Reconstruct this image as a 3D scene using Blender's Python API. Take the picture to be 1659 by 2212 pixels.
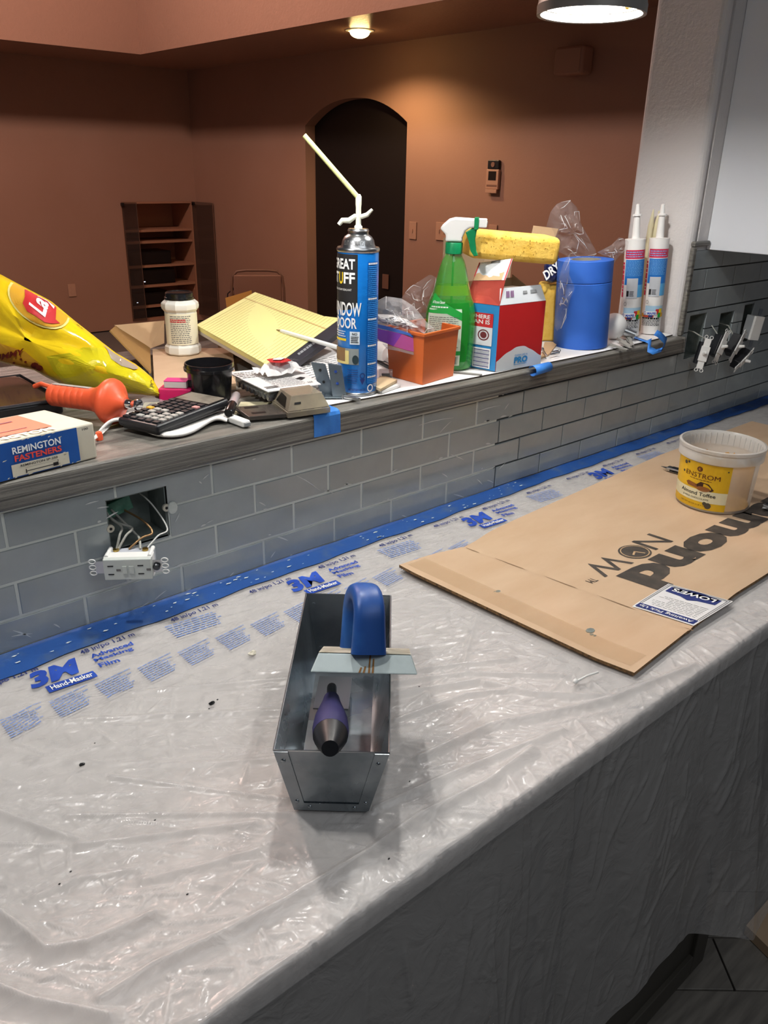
import bpy, bmesh, math, random
import numpy as np
from mathutils import Vector, Matrix
random.seed(7); rng = np.random.default_rng(7)
for o in list(bpy.data.objects): bpy.data.objects.remove(o)
SC = bpy.context.scene; COL = SC.collection

# ---------------------------------------------------------------- camera (photo taken as 1659 x 2212)
FPX, CX, CY = 1760.0, 829.5, 1106.0
YAW, PITCH, ROLL = 0.7288, -0.4001, 0.0211
CAM = np.array([-0.29995, -1.09905, 0.6556])
def _rot():
    f = np.array([math.sin(YAW)*math.cos(PITCH), math.cos(YAW)*math.cos(PITCH), math.sin(PITCH)])
    r = np.array([math.cos(YAW), -math.sin(YAW), 0.0]); u = np.cross(r, f)
    c, s = math.cos(ROLL), math.sin(ROLL)
    return c*r+s*u, -s*r+c*u, f
RR, UU, DD = _rot()
cam = bpy.data.objects.new('camera', bpy.data.cameras.new('camera')); COL.objects.link(cam)
cam.matrix_world = Matrix([[RR[i], UU[i], -DD[i], CAM[i]] for i in range(3)] + [[0, 0, 0, 1]])
cam.data.sensor_fit = 'VERTICAL'; cam.data.sensor_height = 24.0; cam.data.lens = 24.0*FPX/2212.0
cam.data.clip_start = 0.02; cam.data.clip_end = 60
SC.camera = cam
# world: dim indoor ambience
W = bpy.data.worlds.new('world'); SC.world = W; W.use_nodes = True
W.node_tree.nodes['Background'].inputs[0].default_value = (0.80, 0.86, 1.0, 1)
W.node_tree.nodes['Background'].inputs[1].default_value = 0.05
SC.view_settings.view_transform = 'Standard'; SC.view_settings.look = 'None'
SC.view_settings.exposure = 0.0; SC.view_settings.gamma = 1.0; SC.view_settings.use_curve_mapping = False
def lamp(name, kind, loc, power, col, size=0.05, rot=None, **k):
    d = bpy.data.lights.new(name, kind); o = bpy.data.objects.new(name, d); COL.objects.link(o)
    d.energy = power; d.color = col; o.location = loc
    if kind == 'AREA':
        d.shape = 'RECTANGLE'; d.size, d.size_y = size
    else: d.shadow_soft_size = size
    if rot: o.rotation_euler = rot
    for a, b in k.items(): setattr(d, a, b)
    return o
PEND = [(1.05, -0.10, 0.906), (0.45, -0.10, 0.92), (-0.15, -0.10, 0.925)]   # row of small pendants over the counter
lamp('kitchen_ceiling_light', 'AREA', (0.35, -1.55, 1.52), 9.5, (0.93, 0.97, 1.0), (1.3, 0.7))
lamp('tray_ceiling_lamp', 'POINT', (1.15, 3.93, 2.86), 195, (1.0, 0.75, 0.66), 0.16)
lamp('recessed_lamp_glow', 'SPOT', (3.67, 3.69, 1.46), 150, (1.0, 0.66, 0.34), 0.05, spot_size=2.6, spot_blend=0.6)

# ---------------------------------------------------------------- pixel helpers
def ray(px, py): return DD + RR*((px-CX)/FPX) - UU*((py-CY)/FPX)
def un(px, py, **k):
    d = ray(px, py); (n, v), = k.items(); i = 'xyz'.index(n)
    return CAM + d*((v-CAM[i])/d[i])
def onpl(px, py, P, N):
    d = ray(px, py); return CAM + d*(np.dot(np.asarray(P)-CAM, N)/np.dot(d, N))
def depth_scale(P): return FPX/np.dot(np.asarray(P)-CAM, DD)
def pj(P):
    d = np.asarray(P, float)-CAM; w = d@DD
    return CX+FPX*(d@RR)/w, CY-FPX*(d@UU)/w
def zat(P, py):            # height above P (same x, y) that shows at image row py
    lo, hi = -2.0, 3.0
    for _ in range(50):
        m = (lo+hi)/2
        if pj((P[0], P[1], m))[1] > py: lo = m
        else: hi = m
    return (lo+hi)/2
V = lambda *a: np.array(a, float)
def nrm(v): v = np.asarray(v, float); return v/np.linalg.norm(v)
HR = nrm(V(RR[0], RR[1], 0)); HF = nrm(V(DD[0], DD[1], 0))    # camera right / forward, level

# ---------------------------------------------------------------- materials
def lin(c):
    if isinstance(c, str): c = tuple(int(c[i:i+2], 16) for i in (1, 3, 5))
    c = [x/255.0 for x in c]
    return tuple(x/12.92 if x <= .04045 else ((x+.055)/1.055)**2.4 for x in c) + (1.0,)
MATS = {}
def mat(name, col, rough=.5, metal=0, noise=None, bump=None, clear=0.0, spec=.5, coat=0, emit=None, trans=0, ior=1.45, rnoise=None, stretch=None, rand=None, sheen=0, sss=0):
    if name in MATS: return MATS[name]
    m = bpy.data.materials.new(name); m.use_nodes = True; MATS[name] = m
    nt = m.node_tree; nd = nt.nodes; lk = nt.links; b = nd['Principled BSDF']
    b.inputs['Base Color'].default_value = lin(col); b.inputs['Roughness'].default_value = rough
    b.inputs['Metallic'].default_value = metal; b.inputs['Specular IOR Level'].default_value = spec
    b.inputs['Coat Weight'].default_value = coat; b.inputs['Coat Roughness'].default_value = .08
    b.inputs['Transmission Weight'].default_value = trans; b.inputs['IOR'].default_value = ior
    b.inputs['Sheen Weight'].default_value = sheen
    tc = nd.new('ShaderNodeTexCoord'); mp = nd.new('ShaderNodeMapping'); lk.new(tc.outputs['Object'], mp.inputs[0])
    if stretch: mp.inputs['Scale'].default_value = stretch
    def nz(scale, detail=4, rgh=.55):
        n = nd.new('ShaderNodeTexNoise'); n.inputs['Scale'].default_value = scale
        n.inputs['Detail'].default_value = detail; n.inputs['Roughness'].default_value = rgh
        lk.new(mp.outputs[0], n.inputs['Vector']); return n
    last = None
    if noise:
        sc, c2, lo, hi = noise
        n = nz(sc); r = nd.new('ShaderNodeMapRange'); r.inputs[1].default_value = lo; r.inputs[2].default_value = hi
        lk.new(n.outputs['Fac'], r.inputs[0])
        mx = nd.new('ShaderNodeMix'); mx.data_type = 'RGBA'
        mx.inputs[6].default_value = lin(col); mx.inputs[7].default_value = lin(c2)
        lk.new(r.outputs[0], mx.inputs[0]); last = mx.outputs[2]
    if rand:
        oi = nd.new('ShaderNodeObjectInfo'); r = nd.new('ShaderNodeMapRange')
        r.inputs[3].default_value = 1-rand; r.inputs[4].default_value = 1+rand
        lk.new(oi.outputs['Random'], r.inputs[0])
        hs = nd.new('ShaderNodeHueSaturation'); lk.new(r.outputs[0], hs.inputs['Value'])
        if last: lk.new(last, hs.inputs['Color'])
        else: hs.inputs['Color'].default_value = lin(col)
        last = hs.outputs[0]
    if last: lk.new(last, b.inputs['Base Color'])
    if rnoise:
        sc, a0, a1 = rnoise; n = nz(sc); r = nd.new('ShaderNodeMapRange')
        r.inputs[1].default_value = .3; r.inputs[2].default_value = .7; r.inputs[3].default_value = a0; r.inputs[4].default_value = a1
        lk.new(n.outputs['Fac'], r.inputs[0]); lk.new(r.outputs[0], b.inputs['Roughness'])
    if bump:
        sc, st, di = bump; n = nz(sc, 6, .6); bp = nd.new('ShaderNodeBump')
        bp.inputs['Strength'].default_value = st; bp.inputs['Distance'].default_value = di
        lk.new(n.outputs['Fac'], bp.inputs['Height']); lk.new(bp.outputs[0], b.inputs['Normal'])
    if emit:
        b.inputs['Emission Color'].default_value = lin(emit[0]); b.inputs['Emission Strength'].default_value = emit[1]
    if clear:
        t = nd.new('ShaderNodeBsdfTransparent'); mx = nd.new('ShaderNodeMixShader'); mx.inputs[0].default_value = 1-clear
        out = nd['Material Output']
        lk.new(t.outputs[0], mx.inputs[1]); lk.new(b.outputs[0], mx.inputs[2]); lk.new(mx.outputs[0], out.inputs[0])
    return m

# ---------------------------------------------------------------- mesh building
class MB:
    def __init__(s): s.v = []; s.f = []
    def add(s, vs, fs):
        o = len(s.v); s.v += [tuple(map(float, p)) for p in vs]; s.f += [tuple(i+o for i in f) for f in fs]; return s
    def hexa(s, p):   # 0-3 bottom ring, 4-7 top ring
        return s.add(p, [(3, 2, 1, 0), (4, 5, 6, 7), (0, 1, 5, 4), (1, 2, 6, 5), (2, 3, 7, 6), (3, 0, 4, 7)])
    def box(s, x0, x1, y0, y1, z0, z1):
        return s.hexa([(x0, y0, z0), (x1, y0, z0), (x1, y1, z0), (x0, y1, z0), (x0, y0, z1), (x1, y0, z1), (x1, y1, z1), (x0, y1, z1)])
    def obox(s, c, a, b, n, ha, hb, hn):   # centre, three unit axes, half sizes
        c, a, b, n = map(np.asarray, (c, a, b, n)); a = a*ha; b = b*hb; n = n*hn
        return s.hexa([c-a-b-n, c+a-b-n, c+a+b-n, c-a+b-n, c-a-b+n, c+a-b+n, c+a+b+n, c-a+b+n])
    def slab(s, quad, t):     # quad of 4 points thickened along its normal
        q = [np.asarray(p, float) for p in quad]; n = nrm(np.cross(q[1]-q[0], q[3]-q[0]))*t
        return s.hexa(q+[p+n for p in q])
    def quad(s, *p): return s.add(p, [(0, 1, 2, 3)])
    def ring(s, c, ax, r, n, sx=1.0, ph=0, ref=None):
        ax = nrm(ax); t = np.asarray(ref, float) if ref is not None else (V(1, 0, 0) if abs(ax[0]) < .9 else V(0, 1, 0))
        a = nrm(t-ax*np.dot(t, ax)); b = np.cross(ax, a)
        return [np.asarray(c)+r*(math.cos(2*math.pi*i/n+ph)*a*sx+math.sin(2*math.pi*i/n+ph)*b) for i in range(n)]
    def lathe(s, base, prof, n=24, ax=(0, 0, 1), sx=1.0, ref=None, ph=0, cap0=True, cap1=True, mod=None):
        base = np.asarray(base, float); ax = nrm(ax); o = len(s.v)
        for k, (r, h) in enumerate(prof):
            R = s.ring(base+ax*h, ax, r, n, sx, ph, ref)
            s.v += [tuple(p) for p in R]
        for k in range(len(prof)-1):
            for i in range(n):
                j = (i+1) % n
                s.f.append((o+k*n+i, o+k*n+j, o+(k+1)*n+j, o+(k+1)*n+i))
        if cap0: s.f.append(tuple(o+i for i in reversed(range(n))))
        if cap1: s.f.append(tuple(o+(len(prof)-1)*n+i for i in range(n)))
        return s
    def cyl(s, p0, p1, r0, r1=None, n=16):
        p0 = np.asarray(p0, float); p1 = np.asarray(p1, float); L = np.linalg.norm(p1-p0)
        return s.lathe(p0, [(r0, 0), (r0 if r1 is None else r1, L)], n, p1-p0)
    def tube(s, pts, r, n=8):
        pts = [np.asarray(p, float) for p in pts]; o = len(s.v); N = len(pts); ref = None
        for k, p in enumerate(pts):
            t = nrm(pts[min(k+1, N-1)]-pts[max(k-1, 0)])
            if ref is None: ref = V(0, 0, 1) if abs(t[2]) < .9 else V(1, 0, 0)
            a = nrm(ref-t*np.dot(ref, t)); ref = a; b = np.cross(t, a)
            rr = r[k] if hasattr(r, '__len__') else r
            s.v += [tuple(p+rr*(math.cos(2*math.pi*i/n)*a+math.sin(2*math.pi*i/n)*b)) for i in range(n)]
        for k in range(N-1):
            for i in range(n):
                j = (i+1) % n; s.f.append((o+k*n+i, o+k*n+j, o+(k+1)*n+j, o+(k+1)*n+i))
        s.f.append(tuple(o+i for i in reversed(range(n)))); s.f.append(tuple(o+(N-1)*n+i for i in range(n)))
        return s
    def grid(s, P, wrap=False):
        P = np.asarray(P, float); nu, nv = P.shape[:2]; o = len(s.v)
        s.v += [tuple(p) for p in P.reshape(-1, 3)]
        for i in range(nu-1 if not wrap else nu):
            for j in range(nv-1):
                a = i % nu; b = (i+1) % nu
                s.f.append((o+a*nv+j, o+b*nv+j, o+b*nv+j+1, o+a*nv+j+1))
        return s
    def prism(s, poly, d):    # planar polygon (3D points) extruded by vector d
        n = len(poly); p = [np.asarray(q, float) for q in poly]; d = np.asarray(d, float)
        return s.add(p+[q+d for q in p], [tuple(reversed(range(n))), tuple(range(n, 2*n))]+[(i, (i+1) % n, n+(i+1) % n, n+i) for i in range(n)])
    def sphere(s, c, r, n=16, m=10, sc=(1, 1, 1)):
        c = np.asarray(c, float)
        prof = [(max(r*math.sin(math.pi*k/m), 1e-5), -r*math.cos(math.pi*k/m)) for k in range(m+1)]
        o = len(s.v); s.lathe((0, 0, 0), prof, n)
        for i in range(o, len(s.v)): s.v[i] = tuple(c+np.array(s.v[i])*np.array(sc))
        return s
BASE = {}
def finish(o, base):
    BASE[o.name] = np.asarray(base, float)
def mesh_obj(name, mb, m, base=(0, 0, 0), smooth=None, bevel=None, solid=None, subd=None, fixn=True):
    me = bpy.data.meshes.new(name); b = np.asarray(base, float)
    me.from_pydata([tuple(np.array(p)-b) for p in mb.v], [], mb.f); me.update()
    if fixn and len(me.polygons) < 60000:
        bm = bmesh.new(); bm.from_mesh(me); bmesh.ops.recalc_face_normals(bm, faces=bm.faces); bm.to_mesh(me); bm.free()
    if smooth:
        me.polygons.foreach_set('use_smooth', [True]*len(me.polygons))
        if smooth < 179: me.set_sharp_from_angle(angle=math.radians(smooth))
    me.materials.append(MATS[m] if isinstance(m, str) else m)
    o = bpy.data.objects.new(name, me); COL.objects.link(o)
    if solid:
        md = o.modifiers.new('solid', 'SOLIDIFY'); md.thickness = solid; md.offset = 0
    if bevel:
        md = o.modifiers.new('bevel', 'BEVEL'); md.width = bevel[0] if isinstance(bevel, tuple) else bevel
        md.segments = bevel[1] if isinstance(bevel, tuple) else 2; md.limit_method = 'ANGLE'; md.angle_limit = math.radians(40)
    if subd:
        md = o.modifiers.new('sub', 'SUBSURF'); md.levels = subd; md.render_levels = subd
    return o
def props(o, label, cat, group=None, kind=None):
    if label: o['label'] = label
    if cat: o['category'] = cat
    if group: o['group'] = group
    if kind: o['kind'] = kind
def thing(name, label, cat, base, group=None):
    o = bpy.data.objects.new(name, None); COL.objects.link(o); o.empty_display_size = .02
    o.location = tuple(base); props(o, label, cat, group); BASE[o.name] = np.asarray(base, float); return o
def part(t, name, mb, m, label=None, kind=None, **k):
    b = BASE[t.name]; o = mesh_obj(name, mb, m, b, **k); o.parent = t; BASE[o.name] = b
    if label: o['label'] = label
    if kind: o['kind'] = kind
    return o
def solo(name, label, cat, mb, m, base=None, group=None, kind=None, **k):
    if base is None:
        a = np.array(mb.v); base = V(a[:, 0].mean(), a[:, 1].mean(), a[:, 2].min())
    o = mesh_obj(name, mb, m, base, **k); o.location = tuple(base); props(o, label, cat, group, kind); BASE[o.name] = np.asarray(base, float); return o
def struct(name, mb, m, label=None, cat=None, **k):
    return solo(name, label, cat, mb, m, base=(0, 0, 0), kind='structure', **k)
# ---- printing on surfaces: map(u, v) in 0..1 -> 3D
_G = {}
def glyphs(body, bold=0.0, shear=0.0):
    key = (body, bold, shear)
    if key not in _G:
        c = bpy.data.curves.new('t', 'FONT'); c.body = body; c.size = 1; c.offset = bold; c.shear = shear; c.resolution_u = 3; c.align_x = 'CENTER'
        o = bpy.data.objects.new('t', c); COL.objects.link(o); bpy.context.view_layer.update()
        me = bpy.data.meshes.new_from_object(o)
        bm = bmesh.new(); bm.from_mesh(me); bmesh.ops.triangulate(bm, faces=bm.faces)
        v = np.array([q.co[:2] for q in bm.verts]); f = [tuple(w.index for w in q.verts) for q in bm.faces]
        bm.free(); bpy.data.objects.remove(o); bpy.data.curves.remove(c); bpy.data.meshes.remove(me)
        v -= v.min(0); v /= v.max(0); _G[key] = (v, f)
    return _G[key]
def prt_text(mb, mp, body, bold=0.0, shear=0.0, box=(0, 1, 0, 1)):
    v, f = glyphs(body, bold, shear); u0, u1, v0, v1 = box
    return mb.add([mp(u0+(u1-u0)*a, v0+(v1-v0)*b) for a, b in v], f)
def prt_rect(mb, mp, u0, u1, v0, v1, nu=1, nv=1):
    P = np.array([[mp(u0+(u1-u0)*i/nu, v0+(v1-v0)*j/nv) for j in range(nv+1)] for i in range(nu+1)])
    return mb.grid(P)
def prt_poly(mb, mp, pts):
    return mb.add([mp(*p) for p in pts], [tuple(range(len(pts)))])
def prt_ell(mb, mp, cu, cv, ru, rv, n=24, hole=0):
    a = [2*math.pi*i/n for i in range(n)]
    if not hole: return prt_poly(mb, mp, [(cu+ru*math.cos(t), cv+rv*math.sin(t)) for t in a])
    o = [mp(cu+ru*math.cos(t), cv+rv*math.sin(t)) for t in a]+[mp(cu+ru*hole*math.cos(t), cv+rv*hole*math.sin(t)) for t in a]
    return mb.add(o, [(i, (i+1) % n, n+(i+1) % n, n+i) for i in range(n)])
def prt_lines(mb, mp, rows, box=(0, 1, 0, 1), fill=.5, nu=1, ragged=.15):
    u0, u1, v0, v1 = box; R = random.Random(rows*31+int(abs(u0+v1)*100))
    for k in range(rows):
        va = v1-(v1-v0)*(k+.5-fill/2)/rows; vb = v1-(v1-v0)*(k+.5+fill/2)/rows
        u = 0; end = 1-R.random()*ragged
        while u < end:
            w = R.uniform(.05, .16); e = min(u+w, end)
            prt_rect(mb, mp, u0+(u1-u0)*u, u0+(u1-u0)*e, vb, va, nu, 1); u = e+.025
    return mb
def qmap(p00, p10, p11, p01, off=.0004, flip=False):
    p00, p10, p11, p01 = map(lambda q: np.asarray(q, float), (p00, p10, p11, p01))
    n = nrm(np.cross(p10-p00, p01-p00))*off
    if flip: n = -n
    return lambda u, v: p00*(1-u)*(1-v)+p10*u*(1-v)+p11*u*v+p01*(1-u)*v+n
def cmap(c, r, a0, a1, z0, z1, off=.0004, sx=1.0):   # vertical cylinder; r may be a function of z
    def f(u, v):
        a = a0+(a1-a0)*u; z = z0+(z1-z0)*v; R = (r(z) if callable(r) else r)+off
        return V(c[0]+R*math.cos(a), c[1]+R*math.sin(a), z)
    return f
def face_cam(c): return math.atan2(CAM[1]-c[1], CAM[0]-c[0])
def subdiv(mb, k=1):
    bm = bmesh.new(); vs = [bm.verts.new(p) for p in mb.v]
    for f in mb.f:
        try: bm.faces.new([vs[i] for i in f])
        except ValueError: pass
    for _ in range(k): bmesh.ops.subdivide_edges(bm, edges=bm.edges, cuts=1, use_grid_fill=True)
    bm.verts.index_update(); r = MB(); r.v = [tuple(v.co) for v in bm.verts]; r.f = [tuple(v.index for v in f.verts) for f in bm.faces]
    bm.free(); return r
def cells_minus(x0, x1, z0, z1, holes):
    xs = sorted({x0, x1, *[min(max(h[i], x0), x1) for h in holes for i in (0, 1)]})
    zs = sorted({z0, z1, *[min(max(h[i], z0), z1) for h in holes for i in (2, 3)]})
    out = []
    for a, b in zip(xs, xs[1:]):
        for c, d in zip(zs, zs[1:]):
            if not any(h[0]-1e-6 <= a and b <= h[1]+1e-6 and h[2]-1e-6 <= c and d <= h[3]+1e-6 for h in holes): out.append((a, b, c, d))
    return out

# ================================================================ MATERIALS
mat('paint_tan', '#B08A76', .62, noise=(1.2, '#AC8570', .35, .65), bump=(55, .25, .004))
mat('paint_gloss', '#B08A76', .30, bump=(38, .6, .006))
mat('paint_white', '#D6D2D0', .7, bump=(70, .55, .004))
mat('cabinet_white', '#E4E6EA', .42)
mat('cabinet_grey', '#4A463F', .45, rnoise=(8, .35, .55))
mat('floor_wood', '#8A847C', .42, noise=(5, '#6C6761', .35, .65), stretch=(1, 9, 1), rand=.12)
mat('floor_base', '#6F6C69', .6)
mat('counter_top', '#D2CDC9', .35, noise=(60, '#BDB8B4', .45, .65))
mat('tile_glass', '#A0A8A9', .13, noise=(9, '#B0B7B7', .38, .72), rnoise=(14, .07, .30), spec=.55, coat=.35, rand=.07)
mat('grout', '#DADFD8', .85, bump=(300, .4, .001))
mat('joint_dark', '#4B4D4C', .9)
mat('grout_smear', '#D4D8D4', .8)
mat('ledge_wood', '#77746D', .45, noise=(7, '#4E4C48', .40, .66), stretch=(.6, 9, 26), bump=(9, .7, .003), rnoise=(5, .3, .55))
mat('metal_pan', '#9AA1A6', .30, 1, rnoise=(9, .18, .42), noise=(14, '#747C82', .42, .7))
mat('metal_steel', '#B7B9BB', .28, 1)
mat('metal_dark', '#4B4D50', .35, 1)
mat('chrome', '#D9DADC', .1, 1)
mat('blue_tape', '#174587', .55, noise=(22, '#4A5E78', .52, .82), bump=(160, .25, .0008))
mat('blue_tape_light', '#3B82D6', .5, noise=(40, '#2D70C6', .4, .7), bump=(150, .25, .0008))
mat('cardboard', '#CDB091', .75, noise=(6, '#C5A686', .35, .65), bump=(90, .15, .001), stretch=(1, 3, 1))
mat('cardboard_light', '#CBA982', .75, noise=(8, '#C29F78', .35, .65))
mat('cardboard_edge', '#8C6A43', .85, noise=(180, '#4F3A24', .35, .65))
mat('paper_white', '#E6E4E2', .65); mat('paper_grey', '#C9C3BE', .7)
mat('paper_yellow', '#EFE79A', .6); mat('line_brown', '#C3B777', .7)
mat('ink_black', '#1B1A1C', .6); mat('ink_brown', '#3D3732', .65, noise=(50, '#544B42', .4, .75)); mat('ink_blue', '#1D3F9B', .5, noise=(20, '#2B53B8', .4, .65)); mat('ink_pale_blue', '#7C93C9', .6)
mat('ink_red', '#C02A2E', .55); mat('ink_white', '#F1F1EE', .5); mat('ink_grey', '#6A6866', .6); mat('ink_navy', '#22306F', .5)
mat('ink_cyan', '#2C8CCB', .5); mat('ink_yellow', '#E9C92C', .45); mat('ink_gold', '#D9A22E', .45)
mat('plastic_white', '#E9E8E4', .35); mat('plastic_black', '#131315', .22, coat=.2); mat('plastic_black_soft', '#1E1F23', .42)
mat('plastic_grey', '#8F9294', .4); mat('plastic_blue', '#1E4C93', .42, noise=(18, '#2C61A8', .45, .7)); mat('plastic_orange', '#C8622A', .42)
mat('orange_rubber', '#E25A35', .42); mat('plastic_cream', '#E4DCB8', .4); mat('float_pad', '#C3D0D0', .6, noise=(16, '#A7B3B3', .4, .7), bump=(60, .2, .001))
mat('float_rust', '#9A6A33', .7); mat('pad_dust', '#B9B3A4', .85, noise=(40, '#97917F', .4, .65))
mat('jar_white', '#E7E4DA', .38); mat('jar_label', '#E6DFC4', .55)
mat('can_blue', '#1677CE', .25, .1, coat=.4); mat('can_metal', '#AEB0B2', .28, 1); mat('straw_plastic', '#DCE39E', .35); mat('nozzle_plastic', '#E8EAD8', .35)
mat('bag_yellow', '#F2D020', .20, noise=(5, '#EEC31C', .4, .7), coat=.5, bump=(9, .35, .01))
mat('bag_olive', '#CFC21F', .22, coat=.5, bump=(8, .3, .01)); mat('bag_silver', '#D9C9B4', .25, .5)
mat('sponge_yellow', '#EBC25A', .9, noise=(60, '#E3B548', .45, .65), bump=(160, .6, .002)); mat('sponge_pore', '#A87A24', .95)
mat('eraser_white', '#ECEDEA', .9, bump=(120, .5, .002)); mat('carton_red', '#BC2224', .42); mat('foil_red', '#C8453C', .28, .6, noise=(5, '#D86A5C', .4, .7))
mat('carton_white', '#DDE2E6', .45); mat('carton_kraft', '#AE9476', .75); mat('carton_blue', '#2B87C4', .45)
mat('green_plastic', '#2FA336', .06, clear=.50, spec=.9, coat=.6); mat('green_liquid', '#0E8A2C', .12, clear=.18, spec=.6); mat('lime_tint', '#B9C81E', .2, clear=.45)
mat('green_collar', '#0E7A4A', .35); mat('label_green', '#1E9A3C', .45); mat('label_pale', '#CFE0CC', .5)
mat('clear_film', '#B9B6B6', .07, clear=.87, spec=1.0, bump=(16, .5, .014)); mat('clear_film_dense', '#D8D4D4', .08, clear=.76, spec=1.0, bump=(16, .5, .012))
mat('clear_hard', '#DCE0E2', .06, clear=.72, spec=.9); mat('smoke_hard', '#8B8070', .15, clear=.25, spec=.8, noise=(14, '#A29880', .4, .65)); mat('smoke_dark', '#4A443F', .2, clear=.15)
mat('zip_pink', '#D667B0', .25, clear=.25); mat('zip_violet', '#9A4FC4', .25, clear=.25); mat('zip_blue', '#4F7FD6', .25, clear=.25)
mat('frosted_pail', '#D9D6D0', .28, clear=.42, spec=.6, noise=(12, '#CBB899', .5, .8)); mat('pail_label', '#DDB21E', .4, noise=(14, '#CFA114', .42, .7)); mat('grout_residue', '#B98B3E', .8, noise=(20, '#9C7433', .4, .65))
mat('tape_roll', '#2F66C4', .55, noise=(4, '#2A5CB6', .4, .6)); mat('tape_core', '#8C877C', .8); mat('magenta_box', '#C3195C', .4); mat('pink_card', '#E0368A', .4)
mat('fabric_white', '#E6E3DE', .95, bump=(260, .5, .002)); mat('purple_grip', '#2C2A56', .5, noise=(12, '#3B3768', .4, .7)); mat('brown_smoke', '#4B352E', .25, coat=.3)
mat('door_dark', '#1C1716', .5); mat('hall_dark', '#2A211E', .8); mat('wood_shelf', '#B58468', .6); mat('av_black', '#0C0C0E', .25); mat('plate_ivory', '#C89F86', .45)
mat('chair_metal', '#7A5A4B', .5); mat('chair_pad', '#8A6656', .6); mat('box_blue', '#11509E', .5, noise=(16, '#0D478F', .42, .7)); mat('box_cream', '#D8D2C0', .6, noise=(10, '#CCC5B2', .4, .7)); mat('box_orange', '#EE7658', .5)
mat('shade_metal', '#9A9792', .42, .35, rnoise=(10, .3, .5)); mat('shade_inner', '#F1EFE8', .5); mat('bulb_glow', '#FFF6E6', .4, emit=('#FFF4E2', 7)); mat('recess_glow', '#FFE2A8', .4, emit=('#FFD68C', 22)); mat('led', '#EFEFFF', .4, emit=('#E8F0FF', 3))
mat('wire_grey', '#A3A39A', .5); mat('wire_white', '#D8D8D2', .4); mat('wire_copper', '#9A7A55', .4, .6); mat('box_grey', '#6E7773', .7, noise=(25, '#8B938D', .45, .65)); mat('circuit_green', '#2E6A55', .4, noise=(40, '#57907A', .45, .7)); mat('brass', '#B59A55', .3, 1)
mat('tool_handle_wood', '#8C8A84', .6); mat('led_black', '#0E0E10', .4)
mat('navy_wrap', '#152153', .25, coat=.4, bump=(30, .7, .006)); mat('cap_white', '#F2F0EC', .35)
def film_material():
    m = bpy.data.materials.new('masking_film'); m.use_nodes = True; MATS['masking_film'] = m
    nt = m.node_tree; nd = nt.nodes; lk = nt.links; b = nd['Principled BSDF']
    b.inputs['Base Color'].default_value = lin('#DCD8D5'); b.inputs['Roughness'].default_value = .15; b.inputs['Specular IOR Level'].default_value = .6
    tc = nd.new('ShaderNodeTexCoord'); mp = nd.new('ShaderNodeMapping'); lk.new(tc.outputs['Object'], mp.inputs[0])
    mp.inputs['Rotation'].default_value = (0, 0, .73); mp.inputs['Scale'].default_value = (1, 2.6, 1)
    n1 = nd.new('ShaderNodeTexNoise'); n1.inputs['Scale'].default_value = 16; n1.inputs['Detail'].default_value = 7; n1.inputs['Distortion'].default_value = 1.5
    n2 = nd.new('ShaderNodeTexNoise'); n2.noise_type = 'RIDGED_MULTIFRACTAL'; n2.inputs['Scale'].default_value = 9; n2.inputs['Detail'].default_value = 5
    lk.new(mp.outputs[0], n1.inputs['Vector']); lk.new(mp.outputs[0], n2.inputs['Vector'])
    b1 = nd.new('ShaderNodeBump'); b1.inputs['Strength'].default_value = .5; b1.inputs['Distance'].default_value = .005; lk.new(n1.outputs['Fac'], b1.inputs['Height'])
    b2 = nd.new('ShaderNodeBump'); b2.inputs['Strength'].default_value = .35; b2.inputs['Distance'].default_value = .004; lk.new(n2.outputs['Fac'], b2.inputs['Height'])
    vo = nd.new('ShaderNodeTexVoronoi'); vo.inputs['Scale'].default_value = 24; vo.inputs['Randomness'].default_value = 1
    vm = nd.new('ShaderNodeVectorMath'); vm.operation = 'MULTIPLY_ADD'; vm.inputs[1].default_value = (.12, .12, .12); lk.new(n1.outputs['Color'], vm.inputs[0]); lk.new(mp.outputs[0], vm.inputs[2]); lk.new(vm.outputs[0], vo.inputs['Vector'])
    b3 = nd.new('ShaderNodeBump'); b3.inputs['Strength'].default_value = .10; b3.inputs['Distance'].default_value = .010; lk.new(vo.outputs['Distance'], b3.inputs['Height'])
    lk.new(b1.outputs[0], b2.inputs['Normal']); lk.new(b2.outputs[0], b3.inputs['Normal']); lk.new(b3.outputs[0], b.inputs['Normal'])
    t = nd.new('ShaderNodeBsdfTransparent'); mx = nd.new('ShaderNodeMixShader'); mx.inputs[0].default_value = .39
    lk.new(t.outputs[0], mx.inputs[1]); lk.new(b.outputs[0], mx.inputs[2]); lk.new(mx.outputs[0], nd['Material Output'].inputs[0])
film_material()

# ================================================================ SETTING
LZ = .263            # top of the bar ledge
h = .0536; TW = .1554
FZ = -.92
struct('floor', MB().box(-2.2, 6.5, -2.6, 8.5, FZ-.1, FZ-.012), 'floor_base')
FL = bpy.data.objects['floor']
pdir = HR; pnor = V(-HR[1], HR[0], 0)
for k in range(-6, 7):
    for s in (0, 1):
        c = V(1.25, -.80, FZ-.006)+pnor*(.128*k)+pdir*(-.75+1.5*s+(.35 if k % 2 else -.2))
        o = mesh_obj('floor_plank', MB().obox((0, 0, 0), pdir, pnor, V(0, 0, 1), .748, .0625, .006), 'floor_wood', bevel=.0015)
        o.location = tuple(c); o.parent = FL
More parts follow.
